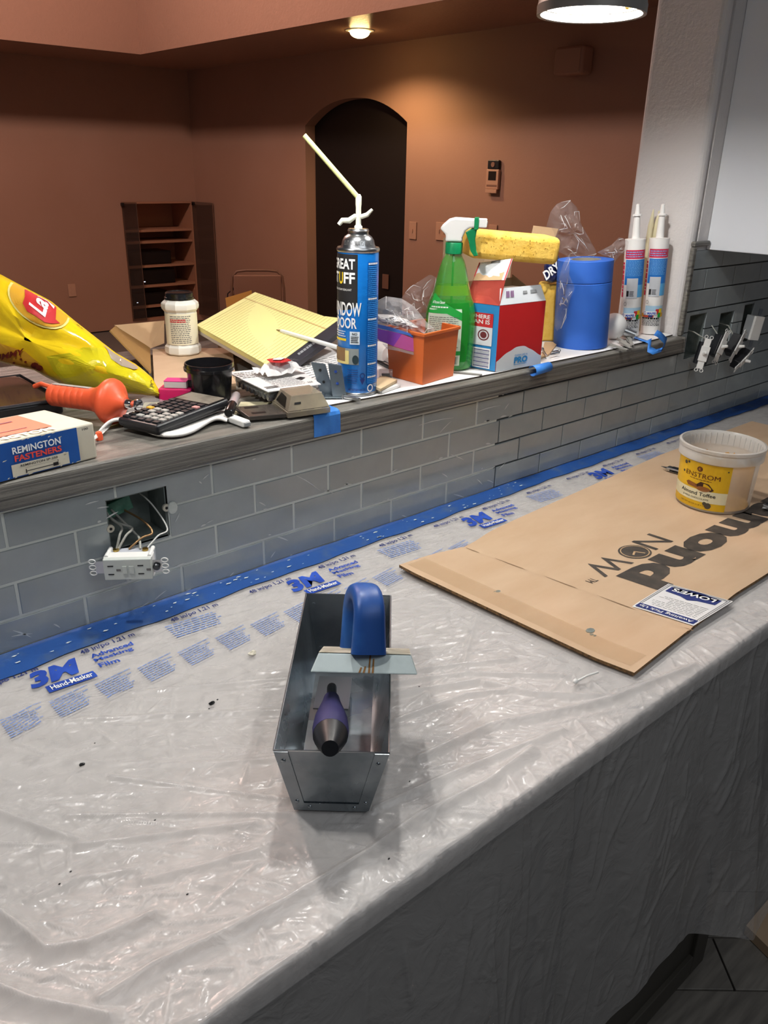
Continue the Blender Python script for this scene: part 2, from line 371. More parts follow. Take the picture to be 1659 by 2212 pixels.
# holes for electrical boxes in the tiled wall (x0, x1, z0, z1)
HOLES = [(.131, .229, .112, .196), (1.748, 1.835, .196, .312), (1.912, 1.990, .215, .303), (2.047, 2.105, .205, .314)]
core = MB()
for a, b, c, d in cells_minus(-.75, 2.9, FZ, .2215, HOLES): core.box(a, b, .006, .07, c, d)
for a, b, c, d in cells_minus(1.735, 2.9, .2215, 1.9, HOLES): core.box(a, b, .006, .07, c, d)
core.box(-.75, 2.9, .07, .19, FZ, .2215).box(1.735, 2.9, .07, .195, .2215, 1.9)
WALL = struct('wall_back', core, 'paint_white')
struct('wall_end', MB().box(1.70, 1.7352, .006, .195, .2225, 1.9), 'paint_white', bevel=(.016, 4))
# tiles: joints measured per row, rows counted from the top of the low wall down
def jx(pts): return [float(un(x, y, y=0.0)[0]) for x, y in pts]
J = {3: jx([(17.1, 1181.2), (254, 1105), (459.8, 1066.3), (631.7, 1022.9), (781.3, 985.2), (913.3, 951.1), (1028.5, 920), (1128.9, 893.8), (1224.2, 866.7), (1308.7, 845.3), (1385.3, 825.4), (1457.4, 805.6)]),
     2: jx([(162.7, 1148.7), (365, 1120), (549.4, 1046.8), (709.4, 1004.5), (848, 970.7), (971.4, 939.2), (1080.5, 907.4), (1175.4, 882), (1266.2, 857.7), (1346.5, 837), (1419.5, 818), (1489.8, 803.8)]),
     1: jx([(33.4, 1258.5), (271, 1195), (465.9, 1133.6), (634.5, 1087), (781.3, 1044.5), (909.6, 1008.2), (1024.5, 974), (1123.5, 943.5), (1217, 917.3), (1302.9, 892.1), (1378, 871.4), (1448.7, 851.6), (1513.2, 833.6)]),
     0: jx([(182.2, 1285.4), (391.9, 1221.5), (569.4, 1164), (722.8, 1116), (846, 1080.3), (965.4, 1043.4), (1071.4, 1007.7), (1167.3, 977), (1255, 949), (1335.3, 924.6), (1408.2, 902), (1474.5, 883), (1534.9, 863.3)])}
for k in range(4, 9): J[k] = [1.716] + [1.716+TW*(.5 if k % 2 else 1.0)+TW*i for i in range(7)]
def bev_tile(mb, a, b, c, d, t=.0062, e=.0012):
    mb.add([(a, t, c), (b, t, c), (b, t, d), (a, t, d), (a, e, c), (b, e, c), (b, e, d), (a, e, d), (a+e, 0, c+e), (b-e, 0, c+e), (b-e, 0, d-e), (a+e, 0, d-e)],
           [(8, 9, 10, 11), (0, 1, 5, 4), (1, 2, 6, 5), (2, 3, 7, 6), (3, 0, 4, 7), (4, 5, 9, 8), (5, 6, 10, 9), (6, 7, 11, 10), (7, 4, 8, 11), (3, 2, 1, 0)])
for k, js in J.items():
    js = list(js)
    if k < 4:
        while js[0] > -.55: js.insert(0, js[0]-TW)
        while js[-1] < 2.6: js.append(js[-1]+TW)
    z0, z1 = k*h+.0015, (k+1)*h-.0015
    if k == 0: z0 = .0056
    if k == 8: z1 = .4755
    for a, b in zip(js, js[1:]):
        if k >= 4 and b < 1.72: continue
        mb = MB(); hs = [q for q in HOLES if q[0] < b and q[1] > a and q[2] < z1 and q[3] > z0]
        if b-a < .02: continue
        jt = .0021 if b < 1.1 else .0015; z0 = k*h+jt if k else .0056; z1 = (k+1)*h-jt if k < 8 else .4755
        if not hs: bev_tile(mb, a+jt, b-jt, z0, z1)
        else:
            for q in cells_minus(a+jt, b-jt, z0, z1, hs): mb.box(q[0], q[1], 0, .0062, q[2], q[3])
        if not mb.v: continue
        c = V((a+b)/2, 0, z0); o = mesh_obj('tile', mb, 'tile_glass', c); o.location = tuple(c); o.parent = WALL
gb = MB()
for a, b, c, d in cells_minus(-.75, 1.00, .004, .2155, HOLES): gb.box(a, b, .0012, .0061, c, d)
o = mesh_obj('grout', gb, 'grout'); o.parent = WALL
gd = MB()
for a, b, c, d in cells_minus(1.00, 2.85, .004, .2155, HOLES)+cells_minus(1.718, 2.85, .2155, .4755, HOLES): gd.box(a, b, .0046, .0061, c, d)
o = mesh_obj('unfilled_joint', gd, 'joint_dark'); o.parent = WALL
# dried grout smears and trimmed strands on the tiles
sm = MB(); R_ = random.Random(3)
def stroke(x, z, L, a, w):
    d = V(math.cos(a), 0, math.sin(a)); n = V(-d[2], 0, d[0])
    p = [V(x, -.0006, z)+d*L*t+n*L*.03*math.sin(t*3) for t in (0, .35, .7, 1)]
    for i, (q, r) in enumerate(zip(p, p[1:])):
        w0 = w*(.3, 1, .8, .2)[i]; w1 = w*(.3, 1, .8, .2)[i+1]
        sm.add([q-n*w0, r-n*w1, r+n*w1, q+n*w0], [(0, 1, 2, 3)])
for px, py, dx, dy in [(25, 1375, 45, -6), (28, 1362, 40, 15), (185, 1090, 28, -8), (210, 1098, 25, -3), (116, 1348, 14, 8), (335, 1295, 25, -20), (340, 1310, 25, -12), (322, 1300, -25, 15), (438, 1036, 14, -12), (430, 1040, 6, 5), (545, 993, 8, -2), (640, 1027, 52, 34), (388, 1108, -10, 20), (600, 1160, 22, 8), (585, 1205, 10, -14), (905, 919, 75, -16), (950, 935, 25, -25), (955, 1023, 12, 8), (974, 982, 28, 12), (1030, 890, 52, -14), (1090, 885, 10, -14), (1078, 1014, 14, -14), (980, 1068, 25, 8), (1030, 1035, 12, 12), (1052, 1037, 14, 6), (440, 1263, -28, 32), (505, 1236, -10, 10), (700, 1058, 20, 8), (868, 1113, 12, 6), (560, 1085, 14, 8), (1640, 745, 10, -10)]:
    p = un(px, py, y=-.0006); q = un(px+dx, py+dy, y=-.0006)
    stroke(p[0], p[2], float(np.linalg.norm(q-p)), math.atan2(q[2]-p[2], q[0]-p[0]), .0011)
for i in range(46):
    x = R_.uniform(-.1, 1.05); k = R_.randint(0, 4); stroke(x, k*h+R_.uniform(-.004, .004)+.004, R_.uniform(.004, .022), R_.uniform(-.3, .3), R_.uniform(.0008, .002))
o = mesh_obj('grout_smear', sm, 'grout_smear'); o.parent = WALL; o['kind'] = 'stuff'
# bar ledge
lg = MB().box(-.75, 1.699, -.02, .66, .2225, LZ).box(1.699, 1.712, -.02, .004, .2225, LZ)
struct('ledge', lg, 'ledge_wood', 'weathered grey wooden bar ledge along the top of the low tiled wall', 'ledge', bevel=(.005, 3))
# pencil trim at the edge of the tiles
struct('trim_1', MB().box(1.7005, 1.7165, -.007, .0055, LZ+.001, .486), 'ledge_wood', 'brown pencil trim strip down the edge of the dark tiles', 'trim', bevel=(.004, 3))
struct('trim_2', MB().box(1.7005, 1.778, -.007, .0055, .4865, .4995), 'ledge_wood', 'short brown pencil trim capping the tiles beside the white cabinet', 'trim', bevel=(.004, 3))
# worktop and base cabinets
struct('countertop', MB().box(-.75, 2.8, -.662, -.001, -.042, -.004), 'counter_top', 'white countertop slab under the masking film', 'countertop', bevel=(.004, 2))
def base_cab(x0, x1, lab):
    t = thing('base_cabinet', lab, 'cabinet', ((x0+x1)/2, -.33, FZ), 'base cabinets under the film')
    part(t, 'carcass', MB().box(x0+.001, x1-.001, -.63, -.012, FZ+.10, -.043), 'cabinet_grey')
    part(t, 'toe_kick', MB().box(x0+.001, x1-.001, -.57, -.02, FZ, FZ+.10), 'cabinet_grey')
    z0, z1 = FZ+.055, -.065; y1, y0 = -.632, -.652; a, b = x0+.006, x1-.006
    d = part(t, 'door', MB().box(a+.055, b-.055, y0+.009, y1, z0+.055, z1-.055), 'cabinet_grey')
    for nm, q in (('stile', (a, a+.055, z0, z1)), ('stile', (b-.055, b, z0, z1)), ('rail', (a+.055, b-.055, z0, z0+.055)), ('rail', (a+.055, b-.055, z1-.055, z1))):
        part(d, nm, MB().box(q[0], q[1], y0, y1, q[2], q[3]), 'cabinet_grey', bevel=.002)
    return t
base_cab(.452, 1.03, 'dark grey base cabinet showing its door below the torn hem of the masking film')
base_cab(-.124, .452, 'dark grey base cabinet wholly hidden behind the hanging masking film')
base_cab(1.70, 2.4, 'dark grey base cabinet past the open gap under the countertop')
# upper cabinet
t = thing('upper_cabinet', 'white wall cabinet above the dark tiles and dangling switches', 'cabinet', (2.2, -.16, .476))
part(t, 'body', MB().box(1.782, 2.7, -.33, .0055, .4765, 1.5), 'cabinet_white', bevel=.002)
part(t, 'door', MB().box(1.784, 2.25, -.35, -.331, .478, 1.5), 'cabinet_white', bevel=.002)

# ---- living room behind
XD, YN, ZC = 4.2, 6.973, 1.49
wn = MB(); NX0, NX1, NZ0, NZ1 = 3.38, 4.16, -.86, .297
for a, b, c, d in cells_minus(-.6, XD, FZ, ZC, [(NX0, NX1, NZ0, NZ1)]): wn.box(a, b, YN, YN+.12, c, d)
struct('wall_left', wn, 'paint_tan')
# door wall with arched opening
yl = float(un(661, 400, x=XD)[1]); yr = float(un(876, 400, x=XD)[1]); zs = float(un(661, 272, x=XD)[2]); ztp = float(un(772, 211, x=XD)[2])
def arch(y): u = (y-yr)/(yl-yr)*2-1; return zs+(ztp-zs)*(1-abs(u)**2.3)
dw = MB(); dw.box(XD, XD+.16, -.5, yr, FZ, ZC); dw.box(XD, XD+.16, yl, YN+.12, FZ, ZC)
N = 24
for i in range(N):
    a = yr+(yl-yr)*i/N; b = yr+(yl-yr)*(i+1)/N
    dw.hexa([(XD, a, arch(a)), (XD+.16, a, arch(a)), (XD+.16, b, arch(b)), (XD, b, arch(b)), (XD, a, ZC), (XD+.16, a, ZC), (XD+.16, b, ZC), (XD, b, ZC)])
struct('wall_right', dw, 'paint_tan')
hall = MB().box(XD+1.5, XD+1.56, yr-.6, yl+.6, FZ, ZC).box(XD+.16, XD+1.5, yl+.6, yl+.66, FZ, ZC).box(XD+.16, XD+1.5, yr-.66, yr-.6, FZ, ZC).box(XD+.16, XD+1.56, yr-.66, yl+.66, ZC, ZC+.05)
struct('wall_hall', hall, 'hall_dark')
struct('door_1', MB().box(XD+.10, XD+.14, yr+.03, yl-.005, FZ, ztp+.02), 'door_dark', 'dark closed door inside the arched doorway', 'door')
XS, YS = 3.30, 6.13
struct('ceiling', MB().box(XS+.08, XD+.16, -.5, YN+.12, ZC, ZC+.06).box(-.6, XS+.08, YS+.08, YN+.12, ZC, ZC+.06), 'paint_gloss', 'lowered ceiling border around the tray ceiling', 'ceiling')
struct('ceiling_tray', MB().box(XS, XS+.08, -.5, YS+.08, ZC, 3.1).box(-.6, XS, YS, YS+.08, ZC, 3.1).box(-.6, XS, -.5, YS, 3.1, 3.15), 'paint_gloss', 'upright faces and top of the tray ceiling', 'ceiling')

# ================================================================ MASKING FILM over the counter
FX0, FX1, FY0, FY1 = -.42, 2.4, -.664, -.010
NXF, NYF = 1400, 330
gx = np.linspace(FX0, FX1, NXF); gy = np.linspace(FY0, FY1, NYF)
GX, GY = np.meshgrid(gx, gy, indexing='ij'); GH = np.zeros_like(GX)
def ridge(p, q, hgt, sig, round_=True):
    p = np.asarray(p); q = np.asarray(q); m = sig*4
    i0, i1 = np.searchsorted(gx, [min(p[0], q[0])-m, max(p[0], q[0])+m]); j0, j1 = np.searchsorted(gy, [min(p[1], q[1])-m, max(p[1], q[1])+m])
    if i1 <= i0 or j1 <= j0: return
    X = GX[i0:i1, j0:j1]; Y = GY[i0:i1, j0:j1]; d = q-p; L2 = d@d
    t = np.clip(((X-p[0])*d[0]+(Y-p[1])*d[1])/L2, 0, 1)
    D2 = (X-p[0]-t*d[0])**2+(Y-p[1]-t*d[1])**2
    fade = np.sin(np.pi*np.clip(t*.9+.05, 0, 1))**.5 if round_ else 1
    GH[i0:i1, j0:j1] = np.maximum(GH[i0:i1, j0:j1], 1.35*hgt*(np.exp(-np.sqrt(D2+1e-7)/(sig*.95))*.55+.45*np.exp(-D2/(2*sig*sig)))*fade)
def pridge(pts, hgt, sig):
    w = [un(x, y, z=0)[:2] for x, y in pts]
    for p, q in zip(w, w[1:]): ridge(p, q, hgt, sig, False)
for pts, hh, sg in [
    ([(-80, 1548), (0, 1537), (289, 1499), (617, 1470)], .0045, .0045), ([(-80, 1566), (0, 1561), (193, 1557), (434, 1545), (603, 1540)], .0045, .0045),
    ([(0, 1504), (150, 1470), (290, 1438), (500, 1400)], .002, .003), ([(200, 1330), (420, 1322), (600, 1300)], .0015, .003),
    ([(241, 1680), (434, 1706), (622, 1730)], .004, .0035), ([(145, 1766), (386, 1762), (632, 1762)], .0045, .004), ([(169, 1829), (337, 1810), (554, 1781)], .005, .005),
    ([(350, 1655), (480, 1650), (600, 1640)], .003, .004), ([(0, 1757), (110, 1800), (180, 1820)], .005, .005), ([(60, 1640), (250, 1650), (420, 1640)], .002, .004),
    ([(217, 2171), (337, 2094), (482, 2027), (603, 1964), (800, 1848), (900, 1775), (1050, 1700), (1150, 1625)], .009, .0062),
    ([(0, 1979), (58, 2022), (101, 2060), (193, 2046), (337, 1983)], .009, .006), ([(-60, 2120), (0, 2142), (72, 2171), (169, 2190), (240, 2205)], .009, .006),
    ([(852, 1457), (955, 1444), (1110, 1426)], .005, .004), ([(852, 1478), (1007, 1457), (1214, 1462)], .005, .004), ([(847, 1503), (1033, 1475), (1162, 1503), (1318, 1509)], .006, .005),
    ([(852, 1560), (1007, 1503), (1110, 1493)], .005, .004), ([(903, 1643), (1059, 1571), (1214, 1540), (1318, 1514), (1480, 1450)], .007, .005), ([(800, 1757), (981, 1674), (1214, 1581)], .006, .005),
    ([(880, 1530), (1000, 1440), (1030, 1330), (1000, 1290)], .003, .004), ([(310, 1905), (450, 1870), (560, 1838)], .004, .005), ([(80, 1940), (170, 1900), (300, 1880)], .004, .005),
    ([(660, 2060), (560, 2120), (470, 2200)], .005, .005), ([(1120, 1740), (1000, 1820), (900, 1850)], .004, .005), ([(1330, 1500), (1430, 1470), (1500, 1440)], .006, .005)]:
    pridge(pts, hh, sg)
rr_ = random.Random(11)
for i in range(90):
    x = rr_.uniform(-.35, .75); y = rr_.uniform(-.62, -.2); a = rr_.gauss(-.73, .13) if x < .3 else rr_.gauss(-.15, .25); L = rr_.uniform(.10, .32)
    ridge((x, y), (x+L*math.cos(a), y+L*math.sin(a)), rr_.uniform(.0012, .0030), rr_.uniform(.0011, .0024))
for i in range(1900):
    x = rr_.uniform(-.32, 1.1); y = rr_.uniform(-.655, -.14)
    if rr_.random() < .55: a = rr_.gauss(-.73, .35)
    else: a = rr_.uniform(0, 3.14)
    L = rr_.uniform(.012, .09); hgt = rr_.uniform(.0005, .0022)*(1.35 if (y < -.45 and x < .25) else 1)
    if y > -.2: hgt *= .4
    ridge((x, y), (x+L*math.cos(a), y+L*math.sin(a)), hgt, rr_.uniform(.0010, .0026))
for i in range(150):
    x = rr_.uniform(-.3, 1.6); L = rr_.uniform(.02, .06); a = rr_.gauss(1.45, .5)
    ridge((x, -.664), (x+L*math.cos(a), -.664+L*math.sin(a)), rr_.uniform(.001, .004), rr_.uniform(.0016, .004))
flat = np.clip((-.045-GY)/.05, 0.05, 1)*np.interp(GY, [-.22, -.16], [1, .35]); GH *= flat
# flatten beneath the sheet of cardboard, the pan and the pail
GH[(GX > .57) & (GY > -.62) & (GY < -.10)] *= .12
_u = (GX-.229)*.672+(GY+.4305)*.740; _v = (GX-.229)*.740-(GY+.4305)*.672
GH[(abs(_u) < .155) & (abs(_v) < .046)] *= .1
def film_z(x, y):
    i = (x-FX0)/(FX1-FX0)*(NXF-1); j = (y-FY0)/(FY1-FY0)*(NYF-1)
    i0 = int(min(max(i, 0), NXF-2)); j0 = int(min(max(j, 0), NYF-2)); a = min(max(i-i0, 0), 1); b = min(max(j-j0, 0), 1)
    return GH[i0, j0]*(1-a)*(1-b)+GH[i0+1, j0]*a*(1-b)+GH[i0, j0+1]*(1-a)*b+GH[i0+1, j0+1]*a*b
# hanging part of the sheet: rows going down from the counter's front edge
NS = 120
smax = np.interp(gx, [-.42, .36, .44, .485, .60, .73, .80, .94, .97, 1.05, 1.3, 2.4], [.95, .95, .75, .52, .50, .50, .54, .64, .64, .60, .58, .55])
fold = .55*np.sin(gx*11+.6)+.40*np.sin(gx*23+1.7+np.sin(gx*7))+.2*np.sin(gx*57)
flare = np.interp(gx, [-.42, .4, .7, .92, 1.05, 2.4], [.03, .04, .045, .08, .06, .04])
hang = np.zeros((NXF, NS, 3))
HK = np.zeros((NXF, NS)); sj = (np.arange(NS)+1)/NS*.6
for i in range(260):
    x = rr_.uniform(-.2, 1.6); y = rr_.uniform(.02, .58); a = rr_.gauss(1.9, .35); L = rr_.uniform(.02, .12); sg = rr_.uniform(.0022, .0045); hg = rr_.uniform(.0006, .0022)
    i0, i1 = np.searchsorted(gx, [x-.13, x+.13]); X = gx[i0:i1, None]; Y = sj[None, :]; dx_, dy_ = math.cos(a), math.sin(a)
    tt = np.clip((X-x)*dx_+(Y-y)*dy_, -L/2, L/2); D2 = (X-x-tt*dx_)**2+(Y-y-tt*dy_)**2; HK[i0:i1] = np.maximum(HK[i0:i1], hg*np.exp(-D2/(2*sg*sg)))
for j in range(NS):
    s = (j+1)/NS; S_ = s*smax
    rad = .006; th = np.minimum(S_/rad, math.pi/2)
    down = np.maximum(S_-rad*math.pi/2, 0)
    hang[:, j, 0] = gx
    hang[:, j, 1] = FY0-rad*np.sin(th)-flare*np.maximum(down-.035, 0)/.5-(.6+fold)*.009*np.clip((down-.035)/.22, 0, 1)-HK[:, j]*np.clip(S_/.02, 0, 1)
    hang[:, j, 2] = GH[:, 0]*(1-th/(math.pi/2))-rad*(1-np.cos(th))-down
top = np.stack([GX, GY, GH], -1)
ALL = np.concatenate([hang[:, ::-1], top], 1)
nu, nv = ALL.shape[:2]
me = bpy.data.meshes.new('masking_film'); idx = np.arange(nu*nv).reshape(nu, nv)
Fq = np.stack([idx[:-1, :-1], idx[1:, :-1], idx[1:, 1:], idx[:-1, 1:]], -1).reshape(-1, 4)
me.vertices.add(nu*nv); me.vertices.foreach_set('co', ALL.reshape(-1)); me.loops.add(Fq.size); me.loops.foreach_set('vertex_index', Fq.reshape(-1).astype(np.int32))
me.polygons.add(len(Fq)); me.polygons.foreach_set('loop_start', np.arange(0, Fq.size, 4, dtype=np.int32)); me.polygons.foreach_set('loop_total', np.full(len(Fq), 4, np.int32))
me.polygons.foreach_set('use_smooth', [True]*len(Fq)); me.update(calc_edges=True); me.materials.append(MATS['masking_film'])
FILM = bpy.data.objects.new('masking_film', me); COL.objects.link(FILM)
props(FILM, 'wrinkled clear masking film draped over the counter and hanging down its front', 'film'); BASE[FILM.name] = V(0, 0, 0)
def fmap(x0, x1, y0, y1, skew=0):
    def f(u, v):
        x = x0+(x1-x0)*u; y = y0+(y1-y0)*v+skew*u
        return V(x, y, film_z(x, y)+.0012)
    return f
PX = .1432
for k in range(-1, 12):
    x = .043+PX*k
    part(FILM, 'printed_size', prt_text(MB(), fmap(x, x+.082, -.071, -.057), '48 in/po 1,21 m', .016), 'ink_navy')
for k in range(-1, 4):
    x = -.042+.4296*k
    lo = part(FILM, 'printed_logo', prt_text(MB(), fmap(x, x+.074, -.110, -.069), '3M', .05, .25), 'ink_blue')
    bn_ = part(FILM, 'printed_banner', prt_rect(MB(), fmap(x+.015, x+.080, -.131, -.114, -.004), 0, 1, 0, 1, 26, 5), 'ink_blue')
    part(bn_, 'printed_name', prt_text(MB(), lambda u, v, x=x: fmap(x+.020, x+.076, -.128, -.117, -.004)(u, v)+V(0, 0, .0010), 'Hand-Masker', .02), 'ink_white')
    for i, wd in enumerate(('Advanced', 'Masking', 'Film')):
        ww = (.062, .056, .028)[i]
        part(FILM, 'printed_word', prt_text(MB(), fmap(x+.092, x+.092+ww, -.087-.0145*i, -.076-.0145*i, -.004), wd, .03), 'ink_blue')
pf = MB()
for k in range(-1, 4):
    x = .170+.4296*k; prt_lines(pf, fmap(x, x+.085, -.115, -.072, -.006), 7, fill=.4)
for k in range(-3, 22):
    x = -.16+.062*k
    if x < .74: prt_lines(pf, fmap(x, x+.055, -.195, -.150, .008), 9, fill=.38, ragged=.35)
part(FILM, 'printed_small_text', pf, 'ink_pale_blue', kind='stuff')
# blue tape strip holding the film to the wall
tp = []
for i in range(181):
    x = -.55+(2.95)*i/180; w = float(np.interp(x, [-.55, -.08, .1, .4, .8, 1.2, 2.4], [-.080, -.060, -.052, -.047, -.044, -.040, -.045]))+.0018*math.sin(x*23)+.0015*math.sin(x*61)
    tp.append([(x, -.0008, .0052+.0008*math.sin(x*31)), (x, -.0030, .0036), (x, -.008, .0030), (x, w*.6, .0024), (x, w, .0018)])
solo('masking_tape_strip', 'long blue masking tape strip stuck along the foot of the tiled wall', 'tape', MB().grid(np.array(tp)), 'blue_tape', base=(0, -.03, 0), smooth=60)
sm = MB(); R_ = random.Random(5)
for i in range(70):
    x = R_.uniform(-.1, 1.1); y = R_.uniform(-.04, -.006); a = R_.uniform(0, 3); s = R_.uniform(.001, .004)
    sm.add([V(x, y, .0042)+V(math.cos(a+t)*s*(1+R_.random()), math.sin(a+t)*s*.6, 0) for t in (0, 1.3, 2.6, 4.1)], [(0, 1, 2, 3)])
o = part(bpy.data.objects['masking_tape_strip'], 'grout_splash', sm, 'grout_smear', kind='stuff')

# ================================================================ MUD PAN with float and trowel
A_ = nrm(V(.2265, .2495, 0)); B_ = V(A_[1], -A_[0], 0); Z_ = V(0, 0, 1)
NT, FT = V(.120, -.554, .0), V(.347, -.302, .0)
P0 = V(.128, -.543, 0); P1 = V(.330, -.318, 0)
PB = .0022; PH = .092
def pan_ring(z, wt, n, f): return [n-B_*wt+Z_*z, n+B_*wt+Z_*z, f+B_*wt+Z_*z, f-B_*wt+Z_*z]
bot = pan_ring(PB, .041, P0, P1); tpn = pan_ring(PH, .0605, NT, FT)
t = thing('mud_pan', 'galvanised metal mud pan holding a float and a trowel on the film', 'pan', (.23, -.43, PB))
part(t, 'tray', MB().add(bot+tpn, [(0, 1, 2, 3), (1, 2, 6, 5), (3, 0, 4, 7)]), 'metal_pan', solid=.0013)
for nm, (i, j, k, l), sg in (('end_panel', (0, 1, 5, 4), -1), ('end_panel', (2, 3, 7, 6), 1)):
    allp = bot+tpn; q = [allp[i], allp[j], allp[k], allp[l]]
    part(t, nm, MB().add(q, [(0, 1, 2, 3)]), 'metal_pan', solid=.0013)
    n = nrm(np.cross(q[1]-q[0], q[3]-q[0])); n = n if np.dot(n, A_*sg) > 0 else -n
    m = qmap(q[0], q[1], q[2], q[3], 0)
    P = lambda u, v, e=.0009: m(u, v)+n*e
    w = .13
    for a in ([(0, 0), (1, 0), (1-w*1.2, w), (w*1.2, w)], [(0, 0), (w*1.2, w), (w*.95, 1), (0, 1)], [(1, 0), (1, 1), (1-w*.95, 1), (1-w*1.2, w)]):
        qq = [P(*x) for x in a]; part(t, 'flange', MB().add(qq+[x+n*.0011 for x in qq], [(3, 2, 1, 0), (4, 5, 6, 7)]+[(i, (i+1) % 4, 4+(i+1) % 4, 4+i) for i in range(4)]), 'metal_pan')
    for u, v in ((.065, .86), (.93, .84), (.075, .16), (.925, .15), (.22, .06), (.80, .06)):
        c = P(u, v); part(t, 'rivet', MB().lathe(c, [(.0026, -.004), (.0026, .0012), (.0018, .0022), (.0004, .0026)], 12, n), 'metal_pan', smooth=50)
part(t, 'rim', MB().tube([p+Z_*.0003 for p in tpn+[tpn[0]]], .0011, 6), 'metal_steel')
# grout float, tipped on the rims
nb = un(786, 1455, z=.126); ang = math.radians(27)
fa = A_*math.cos(ang)-Z_*math.sin(ang); fn = A_*math.sin(ang)+Z_*math.cos(ang); fb = B_
t = thing('grout_float', 'rubber grout float with blue arched handle lying across the mud pan', 'float', nb+fa*.04)
w0, w1, Lf, th = .061, .053, .095, .021
pb = [nb-fb*w0, nb+fb*w0, nb+fb*w0+fa*Lf, nb-fb*w0+fa*Lf]
pt = [nb-fb*w1+fa*.011+fn*th, nb+fb*w1+fa*.011+fn*th, nb+fb*w1+fa*(Lf-.011)+fn*th, nb-fb*w1+fa*(Lf-.011)+fn*th]
o = part(t, 'pad', MB().hexa(pb+pt), 'float_pad', bevel=.0015)
part(o, 'dust', MB().add([p+fn*.0006 for p in pt], [(0, 1, 2, 3)]), 'pad_dust')
m = qmap(pb[0], pb[1], pt[1], pt[0], .0006); rs = MB()
for u, hgt in ((.50, .35), (.55, .95), (.585, .75), (.46, .3)): prt_poly(rs, m, [(u-.012, .02), (u+.006, .02), (u+.02, hgt), (u+.005, hgt)])
part(o, 'rust_stain', rs, 'float_rust')
hc = nb+fa*.045+fn*th-fb*.004; fa0 = fa; fa = nrm(fa-fb*.24); fbh = np.cross(fn, fa); fbh = fbh if np.dot(fbh, fb) > 0 else -fbh; fb = fbh
prof = []
for i in range(25):
    s = i/24
    if s < .28: q = (-.036, .042*s/.28)
    elif s > .72: q = (.036, .042*(1-s)/.28)
    else: a = math.pi*(1-(s-.28)/.44); q = (.036*math.cos(a), .042+.028*math.sin(a))
    prof.append(q)
rows = []
for i, (u, v) in enumerate(prof):
    c = hc+fa*u+fn*v; a = prof[max(i-1, 0)]; b = prof[min(i+1, 24)]
    tg = nrm(fa*(b[0]-a[0])+fn*(b[1]-a[1])); nn = np.cross(tg, fb)
    wv = .0205-.003*math.sin(math.pi*i/24); hv = .0115
    rows.append([c+fb*wv*math.copysign(abs(math.cos(x))**.6, math.cos(x))+nn*hv*math.copysign(abs(math.sin(x))**.6, math.sin(x)) for x in np.linspace(0, 2*math.pi, 17)[:-1]])
hm = MB(); rows = np.array(rows); rows = np.concatenate([rows, rows[:, :1]], 1); hm.grid(rows)
hm.add(list(rows[0, :-1]), [tuple(range(16))]); hm.add(list(rows[-1, :-1]), [tuple(range(16))])
o = part(t, 'handle', hm, 'plastic_blue', smooth=60)
# margin trowel lying in the pan
e1 = un(713, 1617, z=.112); e2 = un(716, 1512, z=.072); ax = nrm(e2-e1); L = float(np.linalg.norm(e2-e1))
t = thing('margin_trowel', 'trowel with purple and black grip sticking out of the mud pan', 'trowel', (e1+e2)/2-Z_*.02)
part(t, 'grip', MB().lathe(e1+ax*L*.24, [(.0188, 0), (.0198, L*.12), (.0185, L*.3), (.014, L*.52), (.0105, L*.70), (.0095, L*.78)], 20, ax), 'purple_grip', smooth=50)
part(t, 'end_cap', MB().lathe(e1, [(.0088, 0), (.0098, L*.02), (.0145, L*.12), (.0186, L*.24)], 20, ax), 'plastic_black_soft', smooth=50)
part(t, 'shank', MB().tube([e2-ax*.012, e2+ax*.015, e2+ax*.045, e2+ax*.058-Z_*.006], .0060, 12), 'metal_dark', smooth=50)
c = e2+ax*.06; c = V(c[0], c[1], PB+.030); part(t, 'blade', MB().obox(c+A_*.022-Z_*.006, nrm(A_-Z_*.15), B_, nrm(Z_+A_*.15), .045, .022, .0009), 'metal_steel')

# ================================================================ CARDBOARD SHEET, pail, knives
CB = 'cardboard_sheet'
t = thing(CB, 'large flat brown cardboard sheet printed with upside-down lettering on the film', 'cardboard', (1.1, -.36, .002)); CBT = t
def cb_z(x, y):
    z = .0085
    z -= .0026*math.exp(-((x-(.727+(-.173-y)*.133))/.0035)**2)
    if x < .70: z += .008*max(0, (.70-x)/.12)*max(0, (y+.62)/.45)*.6
    return z
def cb_edge(y): return float(np.interp(y, [-.615, -.548, -.162], [.612, .600, .575]))
ys = np.linspace(-.612, -.120, 42); rows = []
for j in range(160):
    r = []
    for y in ys:
        xl = cb_edge(y); s = j/159; x = xl+(1.98-xl)*s**1.35
        yf = -.614+.024*min(1, max(0, (x-.6)/.35)); yb = -.162-.012*math.exp(-((x-.74)/.06)**2)+.048*min(1, max(0, (x-.74)/.75))
        yy = yf+(yb-yf)*(y+.612)/.492
        r.append((x, yy, cb_z(x, yy)))
    rows.append(r)
G = np.array(rows); part(t, 'face', MB().grid(G), 'cardboard', smooth=40)
em = MB(); dn = V(0, 0, .0052)
for line in (G[0], G[:, 0], G[:, -1], G[-1]): em.grid(np.stack([line, line-dn], 1))
part(t, 'corrugated_edge', em, 'cardboard_edge'); Gb = G-dn; part(t, 'underside', MB().grid(Gb[::6, ::4]), 'cardboard')
def cmapx(x0, y0, ux, uy, vx, vy, off=.0006):     # flat print on the sheet
    def f(u, v):
        x = x0+ux*u+vx*v; y = y0+uy*u+vy*v; return V(x, y, cb_z(x, y)+off)
    return f
pr = MB(); prt_text(pr, cmapx(1.575, -.418, -.730, -.006, .012, -.083), 'Diamond', .055)
